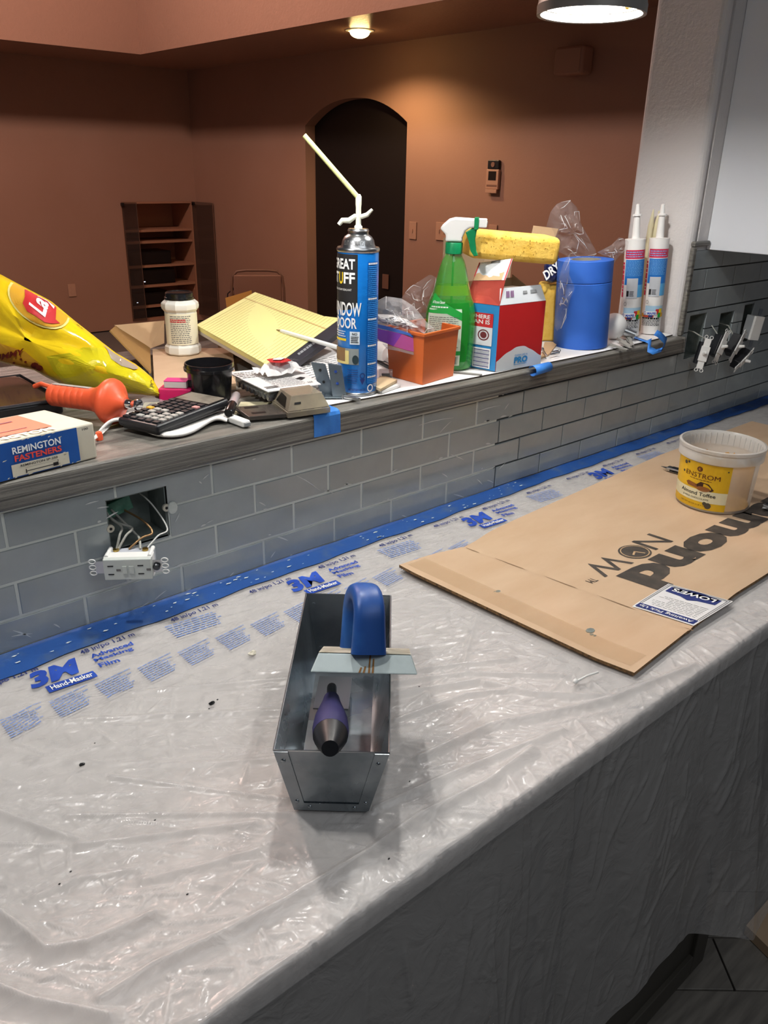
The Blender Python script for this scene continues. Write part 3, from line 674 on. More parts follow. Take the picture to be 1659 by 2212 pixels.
prt_text(pr, cmapx(1.052, -.362, -.062, 0, .004, -.050), 'N', .002); prt_text(pr, cmapx(.912, -.366, -.090, 0, .004, -.050), 'W', .002)
prt_text(pr, cmapx(.806, -.402, -.018, 0, .002, -.014), 'TM', 0)
prt_ell(pr, cmapx(.988, -.363, -.066, 0, .004, -.056), .5, .5, .5, .5, 28)
part(t, 'printed_lettering', pr, 'ink_brown')
ck = MB(); cm = cmapx(.988, -.363, -.066, 0, .004, -.056, .0010)
prt_ell(ck, cm, .5, .5, .44, .44, 28, .93)
prt_poly(ck, cm, [(.48, .48), (.52, .52), (.40, .80), (.36, .78)]); prt_poly(ck, cm, [(.48, .52), (.50, .46), (.74, .58), (.72, .64)])
part(t, 'printed_clock', ck, 'cardboard_light')
pk = MB(); prt_rect(pk, lambda u, v: (lambda y: V(cb_edge(y)+.012+.042*u, y, cb_z(cb_edge(y)+.03, y)+.0009))(-.600+.43*v), 0, 1, 0, 1, 3, 20)
part(t, 'packing_tape', pk, mat('packing_tape', '#D9B98E', .12, clear=.75, spec=.8, bump=(20, .5, .004)))
for px, py, s in ((1275, 1362, .009), (1278, 1370, .004), (1067, 1279, .006), (1075, 1278, .007), (1285, 1373, .003)):
    c = un(px, py, z=.0095); part(t, 'grout_blob', MB().sphere(c, s, 8, 5, (1, .7, .12)), 'box_grey')
fl_ = MB().grid(np.array([[V(x+e, y, cb_z(x+e, y)+.0010) for e in (-.0011, .0011)] for x, y in [(.727+(-.173-y)*.133, y) for y in np.linspace(-.606, -.178, 30)]])); part(t, 'fold_line', fl_, mat('fold_brown', '#8E7256', .8))  # dark strip painted along the fold in place of shade in the groove
# store sticker on the sheet
def stq(u, v, o=.0012): # u along +Y (reading direction), v towards -X
    a, b, c, d = V(.917, -.602), V(.890, -.500), V(.774, -.504), V(.794, -.601)
    p = a*(1-u)*(1-v)+b*u*(1-v)+c*u*v+d*(1-u)*v; return V(p[0], p[1], cb_z(p[0], p[1])+o)
sk = part(t, 'pickup_sticker', prt_rect(MB(), stq, 0, 1, 0, 1, 8, 8), 'paper_white', label='white store pick-up sticker with dark blue bands')
s2 = lambda u, v: stq(u, v, .0016)
s3 = lambda u, v: stq(u, v, .0021)
part(sk, 'pickup_band', prt_rect(MB(), s2, .03, .97, .84, .97, 6, 1), 'ink_navy'); b1 = MB(); prt_poly(b1, s2, [(.16, .16), (.86, .16), (.86, .08), (.5, .02), (.16, .08)]); prt_rect(b1, s2, .12, .90, .08, .27, 6, 1)
prt_poly(b1, s2, [(.12, .27), (.9, .27), (.64, .30), (.5, .36), (.38, .30)])
part(sk, 'blue_band', b1, 'ink_navy')
b2 = MB(); prt_text(b2, s3, "LOWE'S", .03, 0, (.18, .84, .10, .22)); prt_text(b2, s3, 'Awaiting Pick Up', .01, 0, (.07, .93, .865, .95)); part(sk, 'white_lettering', b2, 'ink_white')
b3 = MB(); prt_lines(b3, s2, 8, (.12, .9, .42, .80), .16, ragged=.3)
for e in (.02, .05): 
    for q in ((e, 1-e, e, e+.012), (e, e+.01, e, .83), (1-e-.01, 1-e, e, .83)): prt_rect(b3, s2, *q, 5, 5)
part(sk, 'form_lines', b3, 'ink_grey')
# toffee pail
PC = un(1565, 1112, z=.0095); PC = PC+HF*.072; PR0, PR1, PHt = .0745, .0835, .134; zb = .0100
prad = lambda z: PR0+(PR1-.004-PR0)*(z-zb)/PHt
t = thing('toffee_pail', 'clear plastic pail with yellow toffee label and grout-smeared inside on the cardboard', 'pail', (PC[0], PC[1], zb))
cz = V(PC[0], PC[1], zb)
part(t, 'bucket', MB().lathe(cz, [(.001, 0), (PR0-.003, 0), (PR0, .003), (prad(zb+.105), .105)], 48, cap0=False, cap1=False), 'frosted_pail', smooth=50)
part(t, 'rim', MB().lathe(cz, [(prad(zb+.105), .105), (PR1+.001, .107), (PR1+.001, .122), (PR1-.001, .125), (PR1+.0025, .128), (PR1+.0025, PHt), (PR1-.002, PHt+.001), (PR1-.005, PHt-.004), (PR1-.006, .105)], 48, cap0=False, cap1=False), 'frosted_pail', smooth=40)
rb = MB()
for i in range(40):
    a = 2*math.pi*i/40; d = V(math.cos(a), math.sin(a), 0); rb.tube([cz+d*(PR1-.0058)+Z_*.106, cz+d*(PR1-.0052)+Z_*.130], .0010, 5)
part(t, 'rib', rb, 'frosted_pail', kind='stuff')
inn = MB(); P = []
fa_ = face_cam(PC)
for i in range(33):
    a = fa_+math.pi*.62+math.pi*.85*i/32; top_ = .080+.012*math.sin(i*.7)+.006*math.sin(i*2.1)
    P.append([(PC[0]+(prad(zb+z)-.0016)*math.cos(a), PC[1]+(prad(zb+z)-.0016)*math.sin(a), zb+z) for z in np.linspace(.004, top_, 6)])
inn.grid(np.array(P)); inn.add([cz+Z_*.006+V(math.cos(a), math.sin(a), 0)*(PR0-.003) for a in np.linspace(0, 2*math.pi, 33)[:-1]], [tuple(range(32))])
part(t, 'grout_residue', inn, 'grout_residue', smooth=60)
la = fa_-1.45; lb = fa_+.36; lz0, lz1 = zb+.006, zb+.104
lm = lambda e: cmap(PC, prad, la, lb, lz0, lz1, e)
o = part(t, 'label', prt_rect(MB(), lm(.0007), 0, 1, 0, 1, 24, 2), 'pail_label')
part(o, 'label_band', prt_rect(MB(), lm(.0011), 0, 1, .16, .42, 24, 1), 'plastic_cream')
q = MB(); prt_text(q, lm(.0015), 'ENSTROM', .0, 0, (.33, .86, .68, .78)); prt_ell(q, lm(.0015), .56, .87, .042, .055); prt_text(q, lm(.0015), 'NET WT 20 OZ (1LB 4 OZ)', 0, 0, (.30, .74, .06, .10)); prt_lines(q, lm(.0015), 1, (.42, .75, .62, .66), .3)
part(o, 'brand_lettering', q, mat('ink_choc', '#5A2A12', .5))
q = MB(); prt_text(q, lm(.0015), 'Almond Toffee', .01, 0, (.28, .84, .29, .37)); prt_text(q, lm(.0015), '& MILK CHOCOLATE', .0, 0, (.33, .75, .21, .245)); part(o, 'flavour_lettering', q, 'ink_black')
q = MB(); prt_poly(q, lm(.0015), [(.52, .50), (.60, .60), (.72, .58), (.80, .46), (.76, .42), (.60, .44)]); part(o, 'chocolate_picture', q, mat('choc_dark', '#3A1B12', .4))
q = MB(); prt_poly(q, lm(.0016), [(.36, .52), (.40, .56), (.54, .53), (.56, .44), (.40, .46)]); prt_ell(q, lm(.0018), .65, .455, .10, .055); part(o, 'toffee_picture', q, mat('choc_mid', '#8A5528', .4))
q = MB(); prt_text(q, lm(.0019), 'E', 0, 0, (.545, .575, .845, .895)); part(o, 'crest_letter', q, 'ink_gold')
q = MB()
for u, v, s in ((.30, .92, .03), (.36, .95, .02), (.28, .72, .02), (.75, .10, .05), (.70, .14, .03), (.95, .9, .012)): prt_ell(q, lm(.0013), u, v, s, s*1.4, 9)
part(o, 'grime', q, mat('grime', '#4A4436', .8), kind='stuff')
def knife(name, lab, p, d, L=.10):
    p = V(p[0], p[1], .0105); d = nrm(V(d[0], d[1], 0)); b = V(-d[1], d[0], 0)
    t = thing(name, lab, 'knife', p)
    part(t, 'body', MB().obox(p+Z_*.005, d, b, Z_, L/2, .0085, .0048), 'metal_steel', bevel=.002)
    part(t, 'grip_inlay', MB().obox(p+Z_*.0102, d, b, Z_, L*.40, .006, .0006), 'plastic_black_soft')
    part(t, 'side_slot', MB().obox(p+Z_*.004-b*.0087, d, b, Z_, L*.42, .0004, .0022), 'led_black')
    part(t, 'blade', MB().prism([p+d*(-L/2)+b*.006+Z_*.005, p-d*(L/2+.016)+Z_*.005, p-d*(L/2)-b*.006+Z_*.005], Z_*.0008), 'metal_steel')
ka = un(1437, 1013, z=.012); kb = un(1500, 1030, z=.012)
knife('utility_knife', 'slim black and steel utility knife lying just behind the toffee pail', (ka+(kb-ka)*.9)[:2], (kb-ka)[:2], .12)
ka = un(1640, 1105, z=.012); kb = un(1690, 1085, z=.012)
knife('utility_knife', 'utility knife with a striped grip beside the toffee pail, over the printed lettering', (ka+(kb-ka)*.8)[:2], (kb-ka)[:2], .10)
# crumbs and the white stick on the film
for px, py, s, lab in ((545, 1415, .0055, 'pale grout crumb on the printed film left of the mud pan'), (458, 1521, .0035, 'largest dark grit speck near the long film crease'), (178, 1656, .003, 'dark grit speck alone on the film far from the pan'),
                       (153, 1885, .002, None), (130, 1918, .002, None), (405, 1934, .002, None), (335, 1775, .002, None), (885, 1690, .002, None), (470, 1512, .0022, None), (452, 1532, .0018, None), (205, 1606, .0016, None), (905, 1493, .002, None), (840, 1860, .0022, None)):
    p = un(px, py, z=0); z = film_z(p[0], p[1]); R_ = random.Random(px); s = s if lab else s*.55
    mb = MB().sphere((p[0], p[1], z+s*.5), s, 7, 5, (1.2, .8, .55)); mb.v = [tuple(np.array(q)+np.array([R_.uniform(-.2, .2)*s for _ in range(3)])) for q in mb.v]
    solo('grout_crumb', lab or 'tiny grit speck on the masking film', 'crumb', mb, 'box_cream' if px == 545 else 'led_black', group=None if lab else 'grit specks on the film')
a = un(1243, 1473, z=.006); b = un(1292, 1452, z=.010)
solo('caulk_stick', 'thin white plastic stick with a blob end by the cardboard corner', 'stick', MB().tube([a, a+(b-a)*.5+Z_*.002, b], .0016, 8).sphere(a+V(0, 0, .001), .005, 10, 6, (1, .8, .7)), 'plastic_white', smooth=60)
# cardboard piece on the kitchen floor
q = [un(1612, 1998, z=FZ+.03), un(1700, 2085, z=FZ+.03), un(1800, 1980, z=FZ+.03), un(1690, 1905, z=FZ+.03)]
t = thing('cardboard_scrap', 'brown cardboard piece lying on the wooden floor', 'cardboard', V(q[0][0]+.1, q[0][1], FZ))
part(t, 'face', MB().slab([p-Z_*.0275 for p in q], .026), 'cardboard')

# ================================================================ THINGS ON THE LEDGE
LT = LZ+.0036
def L_(px, py, z=None): return un(px, py, z=LT if z is None else z)
# white board protecting the ledge top
pb = MB(); fr = [(.425, .020), (.70, .008), (1.0, .0), (1.36, -.004), (1.60, .004), (1.694, .012)]
bk = [(.60, .21), (.70, .20), (1.0, .24), (1.36, .26), (1.60, .19), (1.694, .18)]
P = [[V(a[0], a[1], 0)*(1-s)+V(b[0], b[1], 0)*s for s in (0, 1)] for a, b in zip(fr, bk)]
topq = [[V(p[0], p[1], LZ+.0034) for p in r] for r in P]; botq = [[V(p[0], p[1], LZ+.0004) for p in r] for r in P]
t = thing('protective_board', 'thin white board covering the ledge top under the cleaning supplies', 'board', (1.0, .1, LZ))
part(t, 'sheet', MB().grid(np.array(topq)), 'paper_white')
em = MB().grid(np.array([[r[0] for r in topq], [r[0] for r in botq]])).grid(np.array([topq[0], botq[0]])); part(t, 'fluted_edge', em, 'ink_brown')

# ---- fastener box
c0 = V(.128, .000, LZ+.0006); a = nrm(V(.139, .018, 0)); b = V(-a[1], a[0], 0); FLn, FD, FH = .30, .115, .0545
t = thing('fastener_box', 'worn blue, white and orange fastener box at the ledge edge', 'box', c0-a*.15+b*.05)
part(t, 'carton', MB().hexa([c0-a*FLn, c0, c0+b*FD, c0+b*FD-a*FLn, c0-a*FLn+Z_*FH, c0+Z_*(FH-.002), c0+b*FD+Z_*(FH-.004)-a*.012, c0+b*FD-a*FLn+Z_*FH]), 'box_cream', bevel=.0025)
fm = qmap(c0-a*FLn, c0, c0+Z_*(FH-.002), c0-a*FLn+Z_*FH, .0012)
tm = qmap(c0-a*FLn+Z_*FH, c0+Z_*(FH-.002), c0+b*FD+Z_*(FH-.004)-a*.012, c0+b*FD-a*FLn+Z_*FH, .0012)
fm2 = lambda u, v: fm(u, v)-b*.0005; fm3 = lambda u, v: fm(u, v)-b*.001; tm2 = lambda u, v: tm(u, v)+Z_*.0005
part(t, 'blue_panel', prt_rect(MB(), fm, .02, .91, .03, .97), 'box_blue')
part(t, 'orange_panel', prt_rect(MB(), tm, .02, .84, .18, .93), 'box_orange')
q = MB(); prt_text(q, fm2, 'REMINGTON', .02, 0, (.60, .825, .64, .82)); prt_text(q, tm2, 'REMINGTON', .03, 0, (.40, .82, .02, .15)); part(t, 'white_lettering', q, 'ink_white')
part(t, 'red_lettering', prt_text(MB(), fm2, 'FASTENERS', .03, 0, (.605, .825, .44, .60)), mat('ink_orange', '#E0483A', .5))
part(t, 'cream_panel', prt_rect(MB(), fm2, .585, .855, .06, .38), 'box_cream')
q = MB(); prt_text(q, fm3, 'REMINGTON SP-250', .02, 0, (.625, .80, .285, .345)); part(t, 'count_lettering', prt_text(MB(), fm3, '100', .02, 0, (.935, .965, .86, .92)), 'ink_black'); prt_rect(q, fm3, .645, .79, .135, .155); prt_rect(q, fm3, .775, .80, .10, .19); prt_rect(q, fm3, .645, .65, .09, .2)
prt_rect(q, fm3, .645, .80, .232, .236); prt_rect(q, fm3, .798, .801, .2, .25); part(t, 'black_lettering', q, 'ink_black')
q = MB()
for u0, u1, v0, v1 in ((.15, .30, .55, .80), (.30, .48, .62, .76), (.48, .58, .52, .82), (.58, .76, .66, .72), (.20, .28, .35, .55), (.25, .75, .30, .34), (.40, .55, .27, .37)): prt_poly(q, tm2, [(u0, v0), (u1, v0+.02), (u1, v1), (u0+.02, v1-.03)])
part(t, 'tool_picture', q, mat('ink_mauve', '#8A5560', .6))
q = MB(); R_ = random.Random(2)
for i in range(34):
    u = R_.uniform(.1, .9); v = R_.choice([.03, .95, R_.random()]); s = R_.uniform(.004, .02); prt_poly(q, fm2, [(u, v), (u+s, v+.01), (u+s*1.6, v+.035), (u+s*.3, v+.03)])
part(t, 'scuff', q, 'box_cream', kind='stuff')

# ---- smoky brown tray
t = thing('plastic_tray', 'flat smoky brown plastic tray with black rim behind the fastener box', 'tray', (.05, .36, LZ))
q = [V(.045, .265, 0), V(.178, .250, 0), V(.182, .462, 0), V(.05, .47, 0)]; q[0] -= V(.2, 0, 0); q[3] -= V(.2, 0, 0)
part(t, 'body', MB().hexa([p+Z_*(LZ+.0006) for p in q]+[p+Z_*(LZ+.024) for p in q]), 'plastic_black', bevel=.004)
cq = sum(q)/4; part(t, 'lid', MB().hexa([cq+(p-cq)*.94+Z_*(LZ+.0242) for p in q]+[cq+(p-cq)*.94+Z_*(LZ+.0262) for p in q]), 'brown_smoke', bevel=.001)
part(t, 'rim', MB().tube([p+Z_*(LZ+.024) for p in q+[q[0]]], .0028, 8), 'plastic_black_soft')

# ---- chip bag: pillow shape on a leaning plane
Pb0 = L_(345, 857, LZ+.002); Pb1 = V(.155, .50, LZ+.055)
e1 = nrm(V(Pb1[0]-Pb0[0], Pb1[1]-Pb0[1], 0)); bn = nrm(np.cross(e1, Z_)); bn = bn if np.dot(bn, -HF) > 0 else -bn
bn = nrm(bn*math.cos(.20)+Z_*math.sin(.20))
out = [(352, 858), (300, 852), (240, 849), (190, 845), (140, 834), (100, 815), (75, 800), (30, 790), (-40, 772), (-130, 750), (-200, 700), (-210, 560), (-120, 520), (-50, 556), (0, 592), (60, 624), (110, 650), (158, 690), (205, 727), (250, 762), (296, 788), (328, 815)]
op = np.array(out, float)
ctr = V(60, 735)
def bag_pt(px, py, front=True, extra=0.0):
    p = onpl(px, py, Pb0+bn*.02, bn)
    e = np.array([px, py], float); best = 1e9
    for a_, b_ in zip(op, np.roll(op, -1, 0)):
        d = b_-a_; tt = np.clip(np.dot(e-a_, d)/(d@d), 0, 1); best = min(best, np.linalg.norm(e-a_-tt*d))
    s = min(best/75.0, 1); bulge = .050*math.sqrt(max(0, 1-(1-s)**2))
    w = .0045*math.sin(px*.061+py*.043)*s+.003*math.sin(px*.10-py*.085+1)*s+.0035*abs(math.sin(px*.031+py*.05+.6))*s
    fold = -.016*math.exp(-(((py-(742+.30*(px-150)))/16)**2))*s if px < 260 else 0
    d = nrm(CAM-p)
    return p+(d*(bulge+w+fold+extra) if front else -bn*(bulge*.55))
def bag_side(front):
    rings = [.0, .06, .14, .25, .38, .52, .68, .84, .97]; N_ = 88; P = []
    seg = np.concatenate([[0], np.cumsum(np.linalg.norm(np.diff(np.vstack([op, op[:1]]), axis=0), axis=1))]); ring = []
    for k in range(N_):
        x = seg[-1]*k/N_; i = np.searchsorted(seg, x, 'right')-1; tt = (x-seg[i])/(seg[i+1]-seg[i]); ring.append(op[i]*(1-tt)+op[(i+1) % len(op)]*tt)
    return np.array([[bag_pt(*(q*(1-r)+ctr*r), front) for r in rings] for q in ring])
t = thing('chip_bag', 'large shiny yellow potato chip bag slumped on the ledge', 'chip bag', V(.2, .4, LZ))
m1 = MB().grid(bag_side(True), True); m2 = MB().grid(bag_side(False), True)
part(t, 'front_film', m1, 'bag_yellow', smooth=60); part(t, 'back_film', m2, 'bag_olive', smooth=60)
def clampin(q):
    q = np.array(q, float)
    for _ in range(40):
        x, y = q; ins = False; j = len(op)-1; best = 1e9
        for i in range(len(op)):
            if (op[i][1] > y) != (op[j][1] > y) and x < (op[j][0]-op[i][0])*(y-op[i][1])/(op[j][1]-op[i][1])+op[i][0]: ins = not ins
            d = op[i]-op[j]; tt = np.clip(np.dot(q-op[j], d)/(d@d), 0, 1); best = min(best, np.linalg.norm(q-op[j]-tt*d)); j = i
        if ins and best > 2.5: return q
        q = q+nrm(ctr+V(q[0]-60, 0)*.6-q)*1.5
    return q
def bmap(o_, ux, vy, e=.0012): # image-space frame laid on the bag's front
    o_ = np.array(o_, float); ux = np.array(ux, float); vy = np.array(vy, float)
    return lambda u, v: bag_pt(*clampin(o_+ux*u+vy*v), True, e)
def pxpoly(mb, pts, e):      # fan-filled polygon given in photo pixels, laid on the bag
    pts = np.array(pts, float); c = pts.mean(0); n = len(pts); R = list(np.linspace(1, .02, 12)); pts = np.concatenate([pts*(1-k/3)+np.roll(pts, -1, 0)*(k/3) for k in range(3)], 1).reshape(-1, 2)
    P = np.array([[bag_pt(*clampin(c+(p-c)*r), True, e) for r in R] for p in pts]); return mb.grid(P, True)
yel = [(84+74*math.cos(a)*.80+22*math.sin(a), 655+74*math.cos(a)*.52-34*math.sin(a)) for a in np.linspace(0, 2*math.pi, 30)[:-1]]
part(t, 'gold_disc', pxpoly(MB(), yel, .0034), 'ink_gold')
part(t, 'cream_halo', pxpoly(MB(), [(p[0]+(p[0]-84)*.07, p[1]+(p[1]-655)*.09) for p in yel], .0020), mat('bag_cream', '#F1E18A', .3))
red = [(53, 617), (72, 622), (95, 638), (122, 660), (121, 676), (120, 690), (130, 698), (112, 699), (96, 696), (76, 682), (58, 672), (49, 655), (54, 640)]
part(t, 'red_banner', pxpoly(MB(), red, .0056), 'ink_red')
q = subdiv(prt_text(MB(), lambda u, v: (u, v, 0), "Lay", .03, .15), 1)
f_ = bmap((109, 693), (13, -46), (-48, -32), .0082); q.v = [tuple(f_(p[0], p[1])) for p in q.v]; part(t, 'brand_lettering', q, 'ink_white')
q = MB(); f_ = bmap((190, 711), (3, -26), (-15, -6), .0022); prt_text(q, f_, 'Cla', .0, .1); f_ = bmap((333, 838), (2, -15), (-9, -4), .0022); prt_text(q, f_, 'PO', .0, .0); part(t, 'dark_lettering', q, mat('ink_olive', '#4A3A10', .5))
tri = [(-40, 745), (0, 742), (55, 760), (85, 785), (105, 812), (80, 800), (30, 790), (-40, 772)]
part(t, 'gusset', pxpoly(MB(), tri, .002), 'ink_gold')
q = MB(); f_ = bmap((-28, 786), (78, -20), (2, -14), .005); prt_text(q, f_, 'YUMMY', .03); part(t, 'gusset_lettering', q, mat('ink_maroon', '#7A2416', .5))
q = MB()
for x, y, s in ((75, 790, 9), (85, 795, 8), (8, 768, 4), (-5, 780, 4), (45, 776, 3), (55, 782, 3), (30, 784, 3)): pxpoly(q, [(x+s*math.cos(a), y+s*.8*math.sin(a)) for a in np.linspace(0, 6.28, 9)[:-1]], .004)
part(t, 'gusset_spots', q, MATS['ink_maroon'])
part(t, 'torn_lining', pxpoly(MB(), [(228, 745), (246, 752), (280, 780), (302, 795), (290, 798), (262, 790), (240, 775)], .0028), 'bag_silver')
part(t, 'lower_panel', pxpoly(MB(), [(100, 770), (150, 762), (180, 750), (225, 752), (250, 785), (300, 805), (335, 835), (346, 852), (290, 848), (200, 842), (140, 828), (115, 800)], .0016), 'bag_olive')

# ---- chisel guard (orange hand guard with chrome shank)
gc = un(243, 868, z=LZ+.039); ga = nrm(HR-HF*.34)
t = thing('chisel_hand_guard', 'orange rubber hand guard on a chrome chisel beside the chip bag', 'chisel', V(gc[0], gc[1], LZ))
part(t, 'guard', MB().lathe(gc, [(.0185, -.045), (.0195, -.032), (.024, -.022), (.031, -.013), (.0365, -.006), (.0375, -.001), (.036, .004), (.030, .008), (.020, .013), (.0125, .020), (.010, .026)], 32, ga), 'orange_rubber', smooth=50)
gp = MB(); pf_ = []
for i in range(6): z = -.115+.0118*i; pf_ += [(.0178, z), (.0185, z+.0015), (.0185, z+.0100), (.0178, z+.0114)]
gp.lathe(gc, pf_, 28, ga); part(t, 'grip', gp, 'orange_rubber', smooth=35)
part(t, 'shank', MB().lathe(gc, [(.0075, .024), (.0075, .034), (.0060, .037), (.0095, .046), (.0095, .050)], 16, ga), 'chrome', smooth=40)
part(t, 'tail_loop', MB().tube([gc-ga*.115+Z_*.012, gc-ga*.135+Z_*.016, gc-ga*.150+Z_*.010], .004, 8), 'orange_rubber', smooth=50)
part(t, 'label_strip', MB().obox(gc-ga*.075+Z_*.0186, ga, np.cross(Z_, ga), Z_, .036, .004, .0004), 'plastic_grey')
# ---- orange ear plug-like stub by the box corner
p = L_(209, 944, LZ+.008); solo('orange_ear_plug', 'small orange ear plug peeking past the fastener box', 'ear plug', MB().lathe(p+HF*.01-Z_*.0075, [(.0055, 0), (.0058, .006), (.0045, .012), (.002, .0135)], 14), 'orange_rubber', smooth=40)
# ---- white rag
rp = [(196, 962), (215, 938), (240, 922), (268, 918), (300, 930), (340, 944), (385, 944), (420, 935), (450, 918), (472, 910), (492, 914)]
W3 = [L_(x, y, LZ+.004) for x, y in rp]; sh = []
lift = [0, .004, .009, .009, .004, .0, 0, .0, .004, .005, .001]
for p, l in zip(W3, lift): sh.append([p+Z_*(l-.001), p+Z_*(l+.003)-HF*.004, p+Z_*(l+.005)+HF*.004, p+HF*.012+Z_*(l*.6+.003), p+HF*.03+Z_*.001, p+HF*.055+Z_*.0, p+HF*.085+Z_*.0005])
solo('white_rag', 'folded white cotton rag lying under the calculator', 'rag', MB().grid(np.array(sh)), 'fabric_white', solid=.003, subd=2, smooth=180)
# ---- calculator
cc = V(.298, .085, LZ+.0145); ca = nrm(V(.158, .055, .005)); cb = nrm(np.cross(V(0, 0, 1), ca)); cn = np.cross(ca, cb)
t = thing('calculator', 'black scientific calculator with grey keys on the white rag', 'calculator', V(cc[0], cc[1], LZ))
part(t, 'body', MB().obox(cc+cn*.006, ca, cb, cn, .085, .042, .0065), 'plastic_black_soft', bevel=(.0045, 3))
part(t, 'base_shell', MB().obox(cc-cn*.002, ca, cb, cn, .080, .038, .004), 'plastic_black_soft', bevel=.003)
part(t, 'display', MB().obox(cc+cn*.0128+ca*.060, ca, cb, cn, .020, .036, .0008), mat('lcd', '#8C8478', .12, noise=(30, '#6A645A', .4, .7)))
part(t, 'display_frame', MB().obox(cc+cn*.0126+ca*.060, ca, cb, cn, .023, .040, .0006), 'plastic_black')
for i in range(9):
    for j in range(5):
        c = cc+cn*.0138+ca*(-.074+.0127*i)+cb*(-.031+.0155*j)
        m_ = 'plastic_black_soft'
        if 1 <= i <= 4 and j < 4 and (i+j) % 5: m_ = mat('key_grey', '#A5A29C', .45)
        if (i, j) == (4, 4): m_ = 'ink_gold'
        if (i, j) == (7, 0): m_ = mat('key_pink', '#C58A86', .45)
        o = mesh_obj('key', MB().obox((0, 0, 0), ca, cb, cn, .0044, .0056, .0016), m_, bevel=.0008); o.location = tuple(c-BASE[t.name]); o.parent = t
# ---- clear packet with cream gasket card
t = thing('clear_packet', 'clear plastic packet holding a cream gasket card behind the calculator', 'packet', L_(320, 884, LZ))
q = [L_(268, 885, LZ+.004), L_(312, 910, LZ+.004), L_(372, 872, LZ+.007), L_(318, 856, LZ+.009)]
part(t, 'sleeve', MB().slab(q, .002), 'clear_film_dense')
q2 = [L_(300, 900, LZ+.003), L_(338, 888, LZ+.004), L_(348, 868, LZ+.005), L_(310, 868, LZ+.005)]
mq = qmap(*q2, 0); cm_ = MB(); n_ = 28
o_ = [mq(*p) for p in [(.5+.62*math.copysign(min(abs(math.cos(a)), .72), math.cos(a)), .5+.62*math.copysign(min(abs(math.sin(a)), .72), math.sin(a))) for a in np.linspace(0, 2*math.pi, n_+1)[:-1]]]
i_ = [mq(.52+.27*math.cos(a), .60+.27*math.sin(a)) for a in np.linspace(0, 2*math.pi, n_+1)[:-1]]
cm_.add(o_+i_, [(k, (k+1) % n_, n_+(k+1) % n_, n_+k) for k in range(n_)]); part(t, 'gasket_card', cm_, 'plastic_cream', solid=.001)
# ---- magenta box with card
p = L_(384, 868, LZ+.001)+HF*.012
t = thing('magenta_box', 'small magenta box with a pink and white card on it beside the black cup', 'box', p)
def rot_local(o, ang):
    o.rotation_euler = (0, 0, ang)
def local_part(t, name, mb, m, **k):
    o = mesh_obj(name, mb, m, (0, 0, 0), **k); o.parent = t; BASE[o.name] = V(0, 0, 0); return o
local_part(t, 'tray', MB().box(-.032, .026, -.016, .016, 0, .024), 'magenta_box', bevel=.002)
local_part(t, 'card_sleeve', MB().box(-.022, .018, -.012, .014, .0245, .036), 'paper_grey', bevel=.001)
local_part(t, 'pink_top', MB().box(-.0222, .0182, -.0122, .0142, .0362, .0372), 'pink_card')
rot_local(t, -.75)
# ---- black cup
p = L_(447, 873, LZ+.001)+HF*.037
t = thing('black_cup', 'glossy black plastic cup open at the top by the calculator', 'cup', p)
part(t, 'cup', MB().lathe(p, [(.0005, .001), (.033, .001), (.036, .004), (.040, .052), (.0432, .053), (.0435, .064), (.0425, .0665), (.0405, .0665), (.0395, .060), (.0345, .006), (.0005, .005)], 44, cap0=False, cap1=False), 'plastic_black', smooth=40)
part(t, 'lip_band', MB().lathe(p, [(.0420, .0535), (.0448, .054), (.0450, .059), (.0430, .0595)], 44, cap0=False, cap1=False), 'plastic_black', smooth=40)
# ---- cardboard tray, jar
TZ = LZ+.012
bq = [V(.338, .238, 0), V(.492, .215, 0), V(.66, .50, 0), V(.51, .59, 0)]
t = thing('cardboard_tray', 'opened brown cardboard box with raised flaps under the white jar', 'cardboard box', V(.5, .4, LZ))
part(t, 'base', MB().hexa([p+Z_*(LZ+.0006) for p in bq]+[p+Z_*TZ for p in bq]), 'cardboard')
fb_ = [V(.40, .38, TZ), V(.505, .595, TZ), un(250, 704, y=.64), un(236, 716, y=.50)]
part(t, 'side_flap', MB().slab(fb_, .003), mat('cardboard_dark', '#9A7540', .8))
bp_ = [V(.505, .597, TZ), V(.66, .510, TZ)]
q0, q1 = un(246, 703, y=.625), un(354, 693, y=.625); q2, q3 = un(354, 742, y=.60), un(322, 754, y=.60)
part(t, 'back_flap', MB().slab([q3, q2, q1, q0], .003), 'cardboard_light')
p = un(388, 770, z=TZ+.0006)+HF*.036; sc_ = depth_scale(p); r_ = 38.5/sc_; H1 = zat(p, 630)-p[2]
t = thing('white_jar', 'white plastic jar with black lid and printed label on the cardboard box', 'jar', p)
part(t, 'jar', MB().lathe(p, [(r_*.86, 0), (r_*.98, H1*.02), (r_*1.0, H1*.08), (r_*.98, H1*.13), (r_*.86, H1*.17), (r_*.86, H1*.69), (r_*.99, H1*.74), (r_*1.02, H1*.78), (r_*1.0, H1*.83), (r_*.80, H1*.88), (r_*.72, H1*.90), (r_*.72, H1*.93)], 10, ph=.2), 'jar_white', smooth=20, bevel=.0015)
part(t, 'lid', MB().lathe(p, [(r_*.74, H1*.885), (r_*.80, H1*.89), (r_*.80, H1*.92), (r_*.75, H1*.925), (r_*.75, H1*.985), (r_*.70, H1*1.0), (r_*.62, H1*1.0), (r_*.60, H1*.99)], 36), 'plastic_black', smooth=35)
fa_ = face_cam(p); lm = lambda e: cmap(p, r_*.865, fa_-1.3, fa_+1.4, p[2]+H1*.18, p[2]+H1*.68, e)
o = part(t, 'label', prt_rect(MB(), lm(.0008), 0, 1, 0, 1, 22, 1), 'jar_label')
